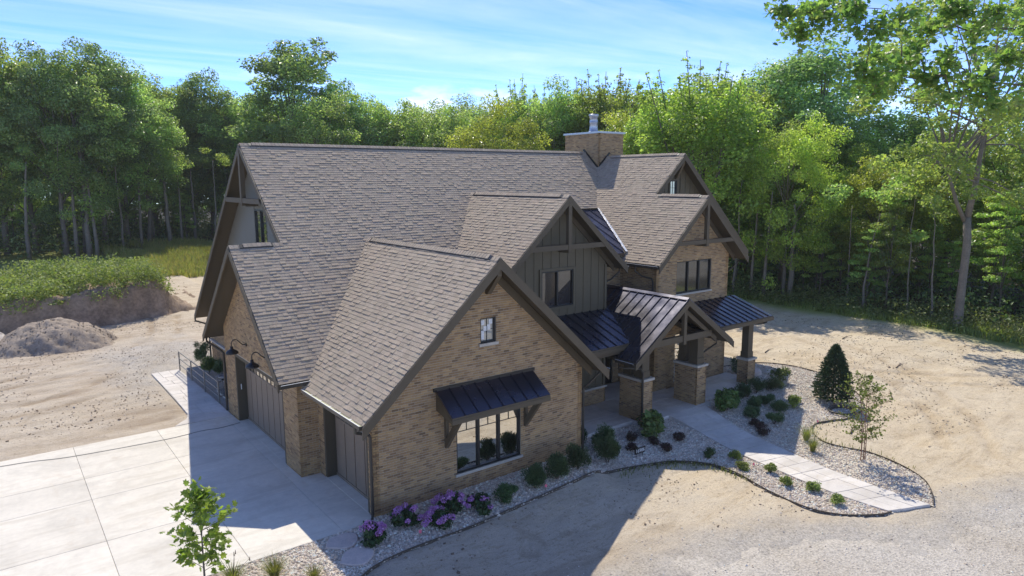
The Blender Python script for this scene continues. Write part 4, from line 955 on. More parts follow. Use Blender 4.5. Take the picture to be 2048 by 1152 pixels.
# clods and small stones on the bare dirt
r_ = np.random.default_rng(9); n = 34000; x = r_.uniform(-14, 40, n); y = r_.uniform(-7, 34, n); k = (fbm(x * .35, y * .35, 3) > .47) & ~inpoly(x, y, bed_poly1) & ~inpoly(x, y, bed_poly2) & ~((x < 21.4) & (x > -2.3) & (y > -.3) & (y < 22)) & ~((x < 1) & (y > -.4) & (y < 11.7)) & ~inpoly(x, y, road_poly)
x, y = x[k], y[k]; tag(stones(x, y, ground_z(x, y), .032, [(.38, .29, .20), (.28, .21, .145), (.46, .37, .27), (.52, .46, .38), (.20, .15, .105)], 'dirt_clods', M_peb, 6, .5), 'scattered clods and small stones on the bare dirt', 'clods', kind='stuff')
n = 7000; x = r_.uniform(-12, 24, n); y = r_.uniform(-16, -4, n); k = inpoly(x, y, [(p[0], p[1] + .6) for p in gravel_edge] + [(60, -30), (60, -60), (-60, -60), (-40, -20)]) & ~inpoly(x, y, bed_poly1) & ~inpoly(x, y, bed_poly2)
x, y = x[k], y[k]; tag(stones(x, y, np.maximum(road_z(x, y), ground_z(x, y)), .02, pal_p, 'road_gravel', M_peb, 7), 'loose gravel stones lying on the gravel road', 'gravel', kind='stuff')

# edging strips
def strip(name, pts, label, h=.045, t=.016, cat='edging'):
    mb = MB(); V = [np.array(p) for p in pts]
    for a, b in zip(V[:-1], V[1:]):
        d = (b - a) / (np.linalg.norm(b - a) + 1e-9); nrm = np.array([-d[1], d[0]]) * t / 2; za, zb = float(tz(*a)), float(tz(*b))
        mb.hexa([(*(a - nrm), za - .1), (*(b - nrm), zb - .1), (*(b + nrm), zb - .1), (*(a + nrm), za - .1), (*(a - nrm), za + h), (*(b - nrm), zb + h), (*(b + nrm), zb + h), (*(a + nrm), za + h)])
    return tag(mb.build(name, M_edge), label, cat)
M_edge = mk('edging', (.085, .068, .05), .6, .2, 5)
strip('bed_edging', bed_curve, 'dark curved edging strip along the front pebble bed', cat='edging')
strip('bed_edging', bed_r, 'dark curved edging strip around the birch and spruce bed', cat='edging')
# ------------------------------------------------------------------ leaves
def leaf_mat(name, trans=.42, use_obj=True, rough=.36):
    m, t, out = nodes_of(name); c = attr(t)
    if use_obj:
        oi = t.nodes.new('ShaderNodeObjectInfo'); hs = t.nodes.new('ShaderNodeHueSaturation'); lk(t, c, hs.inputs['Color'])
        lk(t, mrange(t, oi.outputs['Random'], 0, 1, .482, .512), hs.inputs['Hue']); lk(t, mrange(t, oi.outputs['Random'], 0, 1, .82, 1.18), hs.inputs['Value']); c = hs.outputs[0]
    d = t.nodes.new('ShaderNodeBsdfPrincipled'); lk(t, c, d.inputs['Base Color']); d.inputs['Roughness'].default_value = rough; d.inputs['Specular IOR Level'].default_value = .6
    tr = t.nodes.new('ShaderNodeBsdfTranslucent'); lk(t, mixc(t, 1.0, c, (1.36, 1.46, .8), 'MULTIPLY'), tr.inputs['Color'])
    mx = t.nodes.new('ShaderNodeMixShader'); mx.inputs[0].default_value = trans; lk(t, d.outputs[0], mx.inputs[1]); lk(t, tr.outputs[0], mx.inputs[2]); lk(t, mx.outputs[0], out.inputs[0]); return m
M_leaf = leaf_mat('leaf', .6); M_shrub = leaf_mat('shrub_leaf', .32, True, .62); M_needle = leaf_mat('needle', .1, True, .6); M_petal = leaf_mat('petal', .25, False)
M_bark = mk('bark', (.17, .145, .115), .95, .3, 3.0, .7, 26, spec=.15, fine=.3)
M_bark2 = mk('pale_bark', (.22, .19, .15), .95, .25, 2.5, .6, 22, spec=.15, fine=.25)
M_twig = mk('reddish_stem', (.22, .11, .075), .8, .25, 6, .3, 30)
def unit(v): return v / (np.linalg.norm(v, axis=-1, keepdims=True) + 1e-9)
def leaf_quads(P, N, L, W, r, fold=.18, tdir=None):
    """rhombic leaves at P with normals N, lengths L, widths W"""
    n = len(P); ref = r.normal(size=(n, 3)) if tdir is None else tdir + r.normal(size=(n, 3)) * .35; T_ = unit(ref - (ref * N).sum(1, keepdims=True) * N); B_ = np.cross(N, T_)
    L, W = np.broadcast_to(L, n)[:, None], np.broadcast_to(W, n)[:, None]
    V = np.stack([P - T_ * L * .5, P + B_ * W * .5 + N * W * fold - T_ * L * .06, P + T_ * L * .5, P - B_ * W * .5 + N * W * fold - T_ * L * .06], 1).reshape(-1, 3)
    return V, np.arange(4 * n).reshape(n, 4)
STAR = np.array([(0, -.5), (.16, -.34), (.42, -.40), (.34, -.12), (.52, .16), (.22, .16), (.16, .50), (0, .36), (-.16, .50), (-.22, .16), (-.52, .16), (-.34, -.12), (-.42, -.40), (-.16, -.34)])
def leaf_star(P, N, S, r):
    n = len(P); ref = r.normal(size=(n, 3)); T_ = unit(ref - (ref * N).sum(1, keepdims=True) * N); B_ = np.cross(N, T_); S = np.broadcast_to(S, n)[:, None]; k = len(STAR)
    V = [P + N * S * .06] + [P + B_ * S * a + T_ * S * b - N * S * .1 * (a * a + b * b) * 2 for a, b in STAR]; V = np.stack(V, 1).reshape(-1, 3); i = np.arange(n)[:, None] * (k + 1)
    F = np.stack([np.stack([i[:, 0], i[:, 0] + 1 + j, i[:, 0] + 1 + (j + 1) % k], 1) for j in range(k)], 1).reshape(-1, 3); return V, F, k
def cols(pal, n, r, jit=.18): return np.array(pal)[r.integers(0, len(pal), n)] * r.uniform(1 - jit, 1 + jit, (n, 1))
def clump_leaves(C, R, n, size, r, flat=.75, up=.5, hollow=.3, asp=.62):
    """n leaves in each ellipsoidal clump"""
    C, R = np.asarray(C), np.asarray(R); k = len(C); idx = np.sort(r.choice(k, k * n, p=R ** 1.6 / (R ** 1.6).sum())); d = unit(r.normal(size=(len(idx), 3)))
    rad = (hollow + (1 - hollow) * r.random(len(idx)) ** .6)[:, None]; P = C[idx] + d * rad * R[idx][:, None] * np.array([1, 1, flat])
    N = unit(d * .55 + np.array([0, 0, up]) + r.normal(size=P.shape) * .55); s = size * r.uniform(.65, 1.3, len(idx)); return leaf_quads(P, N, s, s * asp, r) + (idx,)
G_MID = [(.15, .215, .065), (.13, .195, .065), (.175, .235, .07), (.11, .17, .06), (.20, .25, .09)]
G_DARK = [(.11, .175, .07), (.125, .19, .08), (.095, .155, .062), (.145, .205, .09)]
G_BRIGHT = [(.23, .285, .055), (.20, .265, .055), (.255, .305, .06), (.165, .23, .055), (.28, .315, .07)]
G_SPIRE = [(.18, .25, .055), (.21, .275, .06), (.15, .215, .055), (.235, .285, .07)]
G_MID, G_DARK, G_BRIGHT, G_SPIRE = ([(min(c[0] * f * 1.05, .42), min(c[1] * f, .46), c[2] * f * 1.05) for c in p] for p, f in ((G_MID, 1.95), (G_DARK, 2.0), (G_BRIGHT, 1.5), (G_SPIRE, 1.55)))
def limbs(mb, base, tops, r0, r):
    for t in tops:
        t = Vector(t); m = base.lerp(t, .5) + Vector((r.normal() * .25, r.normal() * .25, .35)); mb.tube([base, m, t], [r0, r0 * .6, r0 * .18], 5)
def tree_proto(kind, seed):
    """returns (trunk mesh, crown mesh) for a tree 20 m tall standing at the origin"""
    r = np.random.default_rng(seed); mb = MB(); H = 20.0; C, R = [], []
    lean = r.normal(size=2) * .35
    def dome(n, zc, rx, rz, lo, hi, lump):
        for i in range(n):
            d = unit(r.normal(size=3) + np.array([0, 0, .25])); q = r.uniform(.42, 1.0) ** .5 * (1 + lump * (r.random() - .5)); c = np.array([d[0] * rx, d[1] * rx, d[2] * rz]) * q
            C.append((c[0] + lean[0], c[1] + lean[1], min(max(zc + c[2], H * .1), H * .97))); R.append(r.uniform(lo, hi))
    if kind in (0, 3):
        dome(96 if kind == 0 else 110, H * .60, 4.3 if kind == 0 else 4.9, H * .37, .8, 1.75, .35)
        for i in range(10): a = r.uniform(0, 6.28); q = r.uniform(1.0, 3.6); C.append((q * math.cos(a), q * math.sin(a), H * r.uniform(.17, .32))); R.append(r.uniform(.7, 1.2))
        nl, sz, pal, bt = 210, .27, (G_MID if kind == 0 else G_DARK), .8
    elif kind == 6:
        dome(110, H * .60, 4.0, H * .37, .6, 1.35, .3); nl, sz, pal, bt = 190, .27, G_DARK[:2] + G_MID[:2], .85
    elif kind == 1:
        dome(110, H * .52, 5.9, H * .45, .9, 1.8, .2); nl, sz, pal, bt = 200, .28, G_BRIGHT, .6
    elif kind == 2:
        dome(100, H * .46, 5.0, H * .36, .9, 1.7, .25); tops = []
        for i in range(15):
            a = i * 2.4; q = 4.4 * math.sqrt((i + .5) / 15); tp = Vector((q * math.cos(a), q * math.sin(a), H * r.uniform(.82, 1.0) * (1 - .028 * q))); tops.append(tp); b = Vector((q * .85 * math.cos(a), q * .85 * math.sin(a), H * .58))
            for k in range(12):
                f = k / 11; p = b.lerp(tp, f); w = 1.15 * (1 - f) ** .8 + .12; C.append((p.x + r.normal() * w * .35, p.y + r.normal() * w * .35, p.z)); R.append(w * r.uniform(.75, 1.15))
        nl, sz, pal, bt = 115, .26, G_SPIRE, .45; limbs(mb, Vector((0, 0, H * .12)), tops, .13, r)
    elif kind == 5:
        for i in range(60):
            h = i / 59; a = i * 2.4; q = (1 - h) * 3.4 * r.uniform(.35, 1) + .05; C.append((q * math.cos(a), q * math.sin(a), H * (.2 + .8 * h))); R.append(.35 + .9 * (1 - h) * r.uniform(.7, 1.2))
        nl, sz, pal, bt = 130, .27, [(.10, .16, .06), (.12, .18, .065), (.14, .20, .07)], .98
    elif kind == 4:   # understory sapling, layered flat sprays
        for i in range(24):
            h = (i + .5) / 24; a = i * 2.4; q = 3.6 * (1 - .55 * h) * math.sqrt(r.uniform(.1, 1)); C.append((q * math.cos(a), q * math.sin(a), H * (.3 + .68 * h))); R.append(r.uniform(1.0, 2.1))
        nl, sz, pal, bt = 150, .5, G_MID + G_BRIGHT[3:4], .8
    C, R = np.array(C), np.array(R)
    V, F, idx = clump_leaves(C, R, nl, sz, r, flat=.66 if kind != 4 else .34, up=.7)
    shade = r.uniform(.68, 1.32, (len(C), 1))[idx]; me = np_mesh('crown', V, F, M_leaf, cols(pal, len(F), r) * shade)
    tw = .30 if kind not in (4, 5) else .2
    pts = [Vector((0, 0, -.4))] + [Vector((lean[0] * k / 8 + r.normal() * .1, lean[1] * k / 8 + r.normal() * .1, H * bt * k / 8)) for k in range(1, 9)]
    mb.tube(pts, [tw * 1.35] + [tw * (1 - .85 * k / 8) for k in range(1, 9)], 8)
    if kind != 2:
        for j in r.choice(len(C), min(len(C), 22), replace=False):
            c = Vector(C[j]); zb = max(H * .18, c.z * .72 - 1.0); f = zb / (H * bt); base = Vector((lean[0] * f, lean[1] * f, min(zb, H * bt * .95)))
            mb.tube([base, base.lerp(c, .5) + Vector((0, 0, .2)), c], [.085 * (1.2 - .6 * c.z / H), .05, .015], 5)
    return mb.mesh('trunk', M_bark, True), me
PROTO = {}
for k, nv in ((0, 3), (1, 2), (2, 2), (3, 2), (4, 3), (6, 1)): PROTO[k] = [tree_proto(k, 100 + 10 * k + i) for i in range(nv)]
def tree(name, x, y, H, kind, label, group=None, wide=1.0, cat='tree', bark=None):
    tm, cm = random.choice(PROTO[kind]); s = H / 20.0
    o = empty(name, (x, y, gz(x, y)), label, cat, group, random.uniform(0, 6.28)); o.scale = (s * wide, s * wide, s)
    for nm, me in (('trunk', tm), ('crown', cm)):
        c = bpy.data.objects.new(nm, me); COL.objects.link(c); c.parent = o
    return o
FOREST = [(-9.6, 81.6, 25.8, 3), (-6.0, 81.4, 24.7, 0), (-3.3, 81.9, 21.9, 0), (-0.7, 77.3, 23.4, 3), (1.4, 78.3, 22.7, 0), (3.9, 81.5, 24.9, 3), (6.9, 84.3, 23.0, 0), (9.3, 85.0, 21.0, 0), (14.1, 97.8, 23.2, 0), (17.4, 98.0, 23.1, 0), (20.6, 97.1, 23.7, 3), (23.1, 95.4, 21.8, 0), (26.4, 90.0, 22.6, 0), (29.0, 85.6, 21.0, 0), (25.7, 67.4, 20.1, 0), (31.2, 72.1, 21.1, 3), (35.3, 72.8, 21.1, 0), (39.0, 72.5, 20.1, 0), (41.9, 70.3, 20.4, 0), (41.8, 64.0, 18.7, 0), (41.5, 57.9, 18.7, 0), (48.0, 46.6, 19.9, 0), (51.7, 47.5, 21.9, 2), (52.1, 44.7, 22.8, 2), (56.0, 44.2, 22.5, 2), (42.5, 31.6, 16.9, 1), (46.3, 31.3, 18.0, 1), (53.4, 24.5, 21.5, 2), (43.0, 26.2, 19.9, 2), (49.3, 13.7, 14.6, 1), (47.8, 17.0, 14.4, 0), (55.4, 14.2, 14.7, 0), (47.6, 8.6, 11.6, 1), (56.4, 10.8, 12.3, 0), (51.5, 6.9, 10.5, 1), (57.6, 7.4, 13.9, 0), (55.0, 3.0, 15.5, 0), (53.3, 0.4, 11.8, 1), (52.5, -1.5, 15.7, 0)]
def zone_label(x, y):
    if x < 17 and y > 50: return 'left', 'in the woods left of the house'
    if x > 41.9 and y < 34: return 'right', 'in the woods right of the house'
    return 'back', 'in the woods behind the roof'
KN = {0: 'mid green leafy tree', 1: 'yellow green rounded tree', 2: 'light green tree with pointed leaders', 3: 'tall dark green tree', 4: 'slender understory sapling', 5: 'dark pointed conifer'}
ORD = ['leftmost', 'second from left', 'third from left', 'fourth from left', 'fifth from left', 'sixth from left', 'seventh from left', 'eighth from left', 'ninth from left', 'tenth from left', 'eleventh from left', 'twelfth from left', 'thirteenth from left']
def screen_x(x, y): d = np.array([x, y, 0]) - CAM; return d @ np.array(c_r) / (d @ np.array(c_f))
seen_ = {}
for (x, y, H, k) in sorted(FOREST, key=lambda t: screen_x(t[0], t[1])):
    z, w = zone_label(x, y); H *= 1.07 if z == 'back' else 1.0; n = seen_[(z, k)] = seen_.get((z, k), -1) + 1
    tree('woodland_tree', x, y, H, k, KN[k] + ' ' + w + ', ' + ORD[n] + '', 'woodland trees ' + z, {1: .95, 2: 1.0, 3: random.uniform(.8, 1.0)}.get(k, random.uniform(.85, 1.1)))
# single trees that stand out
tree('tall_tree', 26.4, 78.4, 28.6, 6, 'tallest airy dark tree rising behind the left half of the roof', wide=1.35)
tree('maple_tree', 34.3, 40.5, 18.6, 1, 'bright yellow green dome shaped tree left of the chimney', wide=.86)
tree('maple_tree', 35.6, 47.1, 16.0, 1, 'lower yellow green tree beside the dome shaped tree', wide=.9)
tree('pointed_tree', 48.4, 55.2, 24.6, 2, 'left one of two pointed treetops above the dome shaped tree', wide=.75); tree('pointed_tree', 51.4, 55.4, 23.8, 2, 'right one of two pointed treetops above the dome shaped tree', wide=.75)
tree('poplar_tree', 42.0, 21.9, 21.9, 2, 'big yellow green tree with several spires above the right gable', wide=1.12)
tree('oak_tree', 58.0, 19.8, 23.2, 3, 'big dark round tree right of the tree with spires', wide=1.35)
tree('maple_tree', 43.2, 13.7, 15.0, 1, 'yellow green rounded tree in front of the big dark tree', wide=.78)
# rows behind close the woods
r_ = np.random.default_rng(21)
for i in range(62):
    f = i / 61
    if f < .33: x, y = -30 + f * 3 * 55 + r_.normal() * 1.5, 100 + r_.uniform(0, 22)
    elif f < .66: q = (f - .33) * 3; x, y = 22 + q * 42 + r_.normal(), 100 - q * 45 + r_.uniform(0, 12)
    else: q = (f - .66) * 3; x, y = 62 + r_.uniform(0, 10), 60 - q * 75
    z, w = zone_label(x, y); H = r_.uniform(19, 22.5) if x > 25 else r_.uniform(19, 23)
    if y < 25: H = r_.uniform(13, 17)
    tree('woodland_tree', x, y, H, 0, 'far tree standing deep ' + w, 'far woodland trees ' + z, 1.25)
# understory along the edge of the woods
for i in range(66):
    f = i / 65
    if f < .4: q = f / .4; x, y = -13 + 30 * q + r_.normal(), 83 + 7 * q + r_.uniform(-3, 9)
    elif f < .55: q = (f - .4) / .15; x, y = 18 + 22 * q, 74 - 18 * q + r_.uniform(0, 6)
    else: q = (f - .55) / .45; x, y = 44.5 + r_.uniform(-.8, 5.5), 30 - 38 * q
    z, w = zone_label(x, y); tree('woodland_sapling', x, y, r_.uniform(4.5, 10.5), 4, 'slender understory sapling ' + w, 'saplings ' + z, r_.uniform(.8, 1.15), 'sapling')
# pale bare stems between the big trunks
def stem_tree(x, y, H, rad, label, group, seed):
    r = np.random.default_rng(seed); z = gz(x, y); o = empty('slender_trunk_tree', (x, y, z), label, 'tree', group); mb = MB(); k = r.normal(size=2) * .5
    pts = [Vector((k[0] * t * t + r.normal() * .05, k[1] * t * t + r.normal() * .05, H * t - .3)) for t in np.linspace(0, 1, 8)]; mb.tube(pts, [rad * (1.15 - .8 * t) for t in np.linspace(0, 1, 8)], 7)
    mb.build('trunk', M_bark2, o, True, (0, 0, 0)); C = [(pts[-1].x + r.normal() * 1.4, pts[-1].y + r.normal() * 1.4, H + r.normal() * 1.2) for _ in range(4)]
    V, F, idx = clump_leaves(C, r.uniform(.6, 1.1, 4), 110, .28, r, .6); link('crown', np_mesh('crown', V, F, M_leaf, cols(G_MID, len(F), r)), o, (0, 0, 0))
for i, (x, y, H, rad) in enumerate([(42.4, 15.0, 9, .14), (42.9, 16.6, 10, .12), (42.1, 17.6, 10, .11), (43.4, 13.2, 8, .22), (44.6, 9.2, 8, .07), (43.3, 7.4, 7.5, .09), (44.4, 4.8, 9, .06), (43.2, 2.6, 8, .07)]):
    stem_tree(x, y, H, rad, 'slender pale trunk at the edge of the right woods', 'pale trunks right woods', 300 + i)
for i, (x, y, H, rad) in enumerate([(-4.3, 76.5, 11, .22), (.4, 77.0, 13, .22), (1.6, 76.8, 12, .3), (2.3, 76.2, 12, .2), (8.0, 82, 12, .18), (11.6, 84, 13, .26), (13.4, 85, 12, .16), (10.2, 87, 12, .14), (15.8, 88, 12, .2), (5.6, 80, 12, .14), (17.6, 84, 12, .16), (-7.0, 78, 12, .2)]):
    stem_tree(x, y, H, rad, 'slender pale trunk at the edge of the left woods', 'pale trunks left woods', 330 + i)

# big maple on the right edge with the forked trunk
def big_maple():
    r = np.random.default_rng(77); x0, y0 = 42.0, .5; z = gz(x0, y0); o = empty('forked_maple_tree', (x0, y0, z), 'large maple with a forked bare trunk at the edge of the field', 'tree'); mb = MB()
    mb.tube([(0, 0, -.4), (0, .0, .3), (.02, .0, 1.5), (.05, -.02, 3.2), (.1, -.05, 5.6), (.12, .1, 7.2)], [.44, .31, .27, .25, .24, .23], 10)
    L1 = [(.0, .2, 7.0), (-.7, .5, 8.2), (-1.5, .9, 10.2), (-2.2, 1.2, 13)]; L2 = [(.12, .12, 7.0), (.3, -.1, 9), (.5, -.2, 11.5), (.6, -.4, 15), (.5, -.5, 20)]
    mb.tube(L1, [.14, .12, .09, .04], 8); mb.tube(L2, [.21, .18, .14, .09, .03], 8)
    C, R = [], []
    for i in range(95):
        h = (i + .5) / 95; a = i * 2.4 + r.normal() * .3; q = 6.8 * math.sin(math.pi * (.12 + .82 * h)) ** .7 * math.sqrt(r.uniform(.2, 1)); C.append((q * math.cos(a), q * math.sin(a), 8.2 + 15 * h + r.normal() * .5)); R.append(r.uniform(.7, 1.35))
    for p in ((3.0, -3.4, 5.2), (2.2, -4.2, 6.4), (3.4, -2.8, 7.2), (2.6, -3.6, 4.2), (1.4, -3.2, 8)): C.append(p); R.append(.9)
    for j in range(0, len(C), 3):
        c = Vector(C[j]); b = Vector(L2[2]).lerp(Vector(L2[3]), r.uniform(0, .8)) if r.random() > .4 else Vector(L1[2]); mb.tube([b, b.lerp(c, .5) + Vector((0, 0, .4)), c], [.07, .045, .012], 5)
    mb.build('trunk', M_bark2, o, True, (0, 0, 0)); V, F, idx = clump_leaves(C, R, 190, .25, r, .6, .45, .3, .75)
    link('crown', np_mesh('crown', V, F, M_leaf, cols(G_MID + G_SPIRE[:2], len(F), r) * r.uniform(.85, 1.2, (len(C), 1))[idx]), o, (0, 0, 0))
big_maple()
# near maple whose boughs hang into the top right corner
def near_maple():
    r = np.random.default_rng(5); o = empty('near_maple_tree', (22.5, -10.9, -.5), 'near maple whose lobed leaf boughs hang into the top right corner', 'tree'); B0 = Vector((22.5, -10.9, -.5)); mb = MB()
    pts = [(11.9, -4.6, 14.4), (13.6, -4.3, 14.8), (13.2, -5.0, 14.3), (13.7, -4.1, 14.2), (14.7, -4.6, 15.0), (13.0, -6.3, 14.4), (13.2, -6.9, 13.8), (16.3, -5.1, 13.6), (13.6, -6.1, 12.8), (14.6, -6.7, 14.3), (18.6, -5.8, 14.5), (16.7, -7.1, 14.7), (17.5, -6.0, 13.7), (16.8, -7.4, 13.3), (18.3, -7.5, 14.1), (16.7, -8.7, 14.3), (19.4, -8.4, 14.2), (16.7, -5.4, 12.6), (15.7, -6.4, 12.9), (17.3, -6.5, 12.7), (17.6, -7.2, 12.1), (15.6, -8.8, 12.3), (19.5, -8.0, 13.3), (19.2, -8.8, 12.4), (14.0, -6.4, 12.0), (15.7, -9.1, 11.5), (20.9, -8.1, 15.1), (17.3, -7.5, 14.7),
           (22, -10, 16), (24, -11, 15), (21, -12, 15.5), (23, -9, 17), (22.5, -12, 18), (20, -10, 17), (25, -12, 17), (21.5, -8.5, 16.5), (19.5, -10.5, 16)]
    mb.tube([(0, 0, -.3), (0, 0, 3), (-.1, .1, 7), (-.2, .2, 11), (0, .2, 15), (.1, .2, 18)], [.5, .4, .34, .27, .15, .04], 10); P, Nn = [], []
    nodes = [Vector((-.2, .2, h)) for h in (8.5, 10, 11.5, 13, 14.5, 16)]
    for q in sorted(pts, key=lambda p: (Vector(p) - B0).xy.length):
        c = Vector(q) - B0; b = min(nodes, key=lambda n: (n - c).length + .55 * n.xy.length * 0 + (.8 if n.z > c.z + .5 else 0)); dist = (c - b).length; m1 = b.lerp(c, .4) + Vector((r.normal() * .15, r.normal() * .15, .12 * dist)); m2 = b.lerp(c, .75) + Vector((r.normal() * .15, r.normal() * .15, .08 * dist)); rb = max(.014, .045 - .003 * c.xy.length); mb.tube([b, m1, m2, c], [rb * 1.3, rb, rb * .7, .008], 5); nodes += [m1, m2, c]
        for s in (m2, m2.lerp(c, .5), c):
            for k in range(5):
                e = s + Vector(tuple(r.normal(size=3) * np.array([.42, .42, .3]))); mb.tube([s, s.lerp(e, .6) + Vector((0, 0, .05)), e], [.009, .006, .003], 4, cap=False)
                n = 13; t = r.random((n, 1)) ** .6; P.append(np.array(s) * (1 - t) + np.array(e) * t + r.normal(size=(n, 3)) * .12); Nn.append(unit(r.normal(size=(n, 3)) * .6 + np.array([0, 0, .7])))
    P, Nn = np.concatenate(P), np.concatenate(Nn); mb.build('trunk', M_bark, o, True, (0, 0, 0)); V, F, k = leaf_star(P, Nn, r.uniform(.13, .22, len(P)), r)
    link('crown', np_mesh('crown', V, F, M_leaf, np.repeat(cols([(.21, .36, .09), (.175, .31, .08), (.14, .26, .075), (.26, .39, .10), (.25, .32, .10)], len(P), r), k, 0)), o, (0, 0, 0))
near_maple()

# ------------------------------------------------------------------ earth bank, piles, weeds
M_bank = mk('bank_soil', (.30, .225, .16), .97, .5, .9, 1.0, 5, spec=.15, fine=.25); M_pile = mk('pile_soil', (.33, .27, .21), .97, .28, 1.1, .9, 12, spec=.15, fine=.2)
def bank_h(x, y):
    front = 35.6 + .9 * np.sin(x * .5) + 1.4 * (fbm(x * .35, y * 0 + 3, 3) - .5) - .1 * x * 0; back = 58.0; right = 4.6 - .05 * (y - 36)
    return (2.0 + 2.0 * (fbm(x * .22, y * .2, 3) - .5)) * ss(0, 1.3, y - front) * ss(back, back - 12, y) * ss(right, right - 3.4, x) + (.5 * (fbm(x * 1.1, y * 1.1, 4) - .5) + .42 * (fbm(x * 3.1, y * 2.2 + 7, 4) - .5) + .75 * (fbm(x * 1.9, y * .25 + 2, 3) - .5)) * ss(0, 1, y - front + .5)
V, F = grid(np.arange(-22, 6.5, .17), np.arange(34, 60, .2), lambda x, y: ground_z(x, y) - .12 + bank_h(x, y)); tag(link('earth_bank', np_mesh('earth_bank', V, F, M_bank, smooth=True)), kind='structure')
r_ = np.random.default_rng(55)
def pile(name, cx, cy, rx, ry, h, mat, label, seed):
    q = lambda x, y: h * np.tanh(1.35 * np.clip(1 - np.sqrt(((x - cx) / rx) ** 2 + ((y - cy) / ry) ** 2) * (1 + .22 * (fbm(x * .6 + seed, y * .6, 3) - .5) * 2), 0, 1)) / .87
    V, F = grid(np.arange(cx - rx - .6, cx + rx + .6, .1), np.arange(cy - ry - .6, cy + ry + .6, .1), lambda x, y: ground_z(x, y) - .08 + q(x, y) + (.30 * (fbm(x * 2.0, y * 2.0, 4) - .5) + .2 * (fbm(x * 5, y * 5, 3) - .5)) * ss(.02, .3, q(x, y)))
    o = tag(link(name, np_mesh(name, V, F, mat, smooth=True)), label, 'dirt pile'); n = 1500; a = r_.uniform(0, 6.28, n); k = np.sqrt(r_.random(n)) * 1.15; x, y = cx + rx * k * np.cos(a), cy + ry * k * np.sin(a)
    st = stones(x, y, ground_z(x, y) - .1 + q(x, y), .045, [(.30, .245, .19), (.22, .175, .13), (.40, .34, .27)], 'clods', M_peb, 60 + seed, .6); st.parent = o; tag(st, kind='stuff'); return o
pile('dirt_pile', -5.5, 31.0, 3.5, 3.3, 1.6, M_pile, 'heap of grey brown soil in front of the overgrown bank', 3); pile('gravel_pile', -9.6, 32.2, 2.6, 2.8, 1.7, M_gravel2, 'small grey gravel heap at the left edge of the picture', 8)
def weeds(name, xy, zf, n, hmin, hmax, size, pal, label, seed, spread=.3, mat=None, cat='weeds'):
    r = np.random.default_rng(seed); x, y = xy; m = len(x); idx = np.repeat(np.arange(m), n); hh = r.uniform(hmin, hmax, m) * (.45 + 1.1 * fbm(np.asarray(x) * .45, np.asarray(y) * .45, 2))
    P = np.stack([x[idx] + r.normal(size=m * n) * spread, y[idx] + r.normal(size=m * n) * spread, zf(x, y)[idx] + hh[idx] * r.random(m * n) ** .7], 1)
    N = unit(r.normal(size=P.shape) * .6 + np.array([0, 0, .7])); s = size * r.uniform(.6, 1.35, len(P)); V, F = leaf_quads(P, N, s, s * .6, r); c = cols(pal, len(F), r) * r.uniform(.8, 1.25, (m, 1))[idx]
    return tag(link(name, np_mesh(name, V, F, mat or M_shrub, c)), label, cat, kind='stuff')
r_ = np.random.default_rng(31); x = r_.uniform(-21, 4.4, 2600); y = r_.uniform(35.6, 57, 2600); h = bank_h(x, y); k = h > 1.45 + .5 * (fbm(x * .6, y * .6, 2) - .5); x, y = x[k][:900], y[k][:900]
weeds('bank_weeds', (x, y), lambda a, b: ground_z(a, b) + bank_h(a, b) - .2, 70, .4, 1.7, .19, [(.30, .40, .09), (.24, .34, .08), (.36, .44, .12), (.33, .40, .14), (.20, .30, .075)], 'leafy green weeds growing over the top of the earth bank', 41)
def blades(name, x, y, zf, h, pal, label, seed, cat='grass', w=.02, lean=.35):
    r = np.random.default_rng(seed); n = len(x); hh = h * r.uniform(.5, 1.3, n); a = r.uniform(0, 6.28, n); d = np.stack([np.cos(a), np.sin(a), 0 * a], 1); P = np.stack([x, y, zf(x, y) - .02], 1); tip = P + d * (hh * r.uniform(.1, lean * 2, n))[:, None] + np.array([0, 0, 1]) * hh[:, None]; mid = P * .45 + tip * .55 + np.array([0, 0, 1]) * (hh * .12)[:, None]; sd = np.stack([-np.sin(a), np.cos(a), 0 * a], 1) * w
    V = np.stack([P - sd, P + sd, mid + sd * .8, tip, mid - sd * .8], 1).reshape(-1, 3); i = 5 * np.arange(n); F4 = np.stack([i, i + 1, i + 2, i + 4], 1); F = np.concatenate([F4, np.stack([i + 4, i + 2, i + 3, i + 3], 1)]); F3 = np.concatenate([np.stack([i, i + 1, i + 2], 1), np.stack([i, i + 2, i + 4], 1), np.stack([i + 4, i + 2, i + 3], 1)])
    c = cols(pal, n, r); return tag(link(name, np_mesh(name, V, F3, M_shrub, np.concatenate([c, c, c]))), label, cat, kind='stuff')
x = r_.uniform(3, 17, 26000); y = r_.uniform(58, 86, 26000); k = fbm(x * .3, y * .3, 2) > .33; blades('meadow_grass', x[k], y[k], ground_z, .75, [(.32, .35, .08), (.38, .38, .11), (.25, .30, .07), (.42, .36, .13)], 'tall yellow green grass slope left of the house', 42, w=.03)
x = r_.uniform(39.2, 44, 11000); y = r_.uniform(-8, 20, 11000); k = x > 39.7 + 1.8 * fbm(x * .3, y * .3, 2) + 1.3 * ss(6, 0, y) * 0; blades('verge_grass', x[k], y[k], ground_z, .38, [(.24, .30, .07), (.19, .25, .06), (.30, .34, .09)], 'green grass verge along the right woods', 43, w=.03)
x = r_.uniform(40.8, 46, 420); y = r_.uniform(-9, 24, 420); weeds('verge_weeds', (x, y), ground_z, 34, .4, 1.5, .2, [(.16, .22, .06), (.20, .26, .07), (.12, .18, .05), (.25, .29, .11)], 'leafy undergrowth at the foot of the right woods', 44, .42)
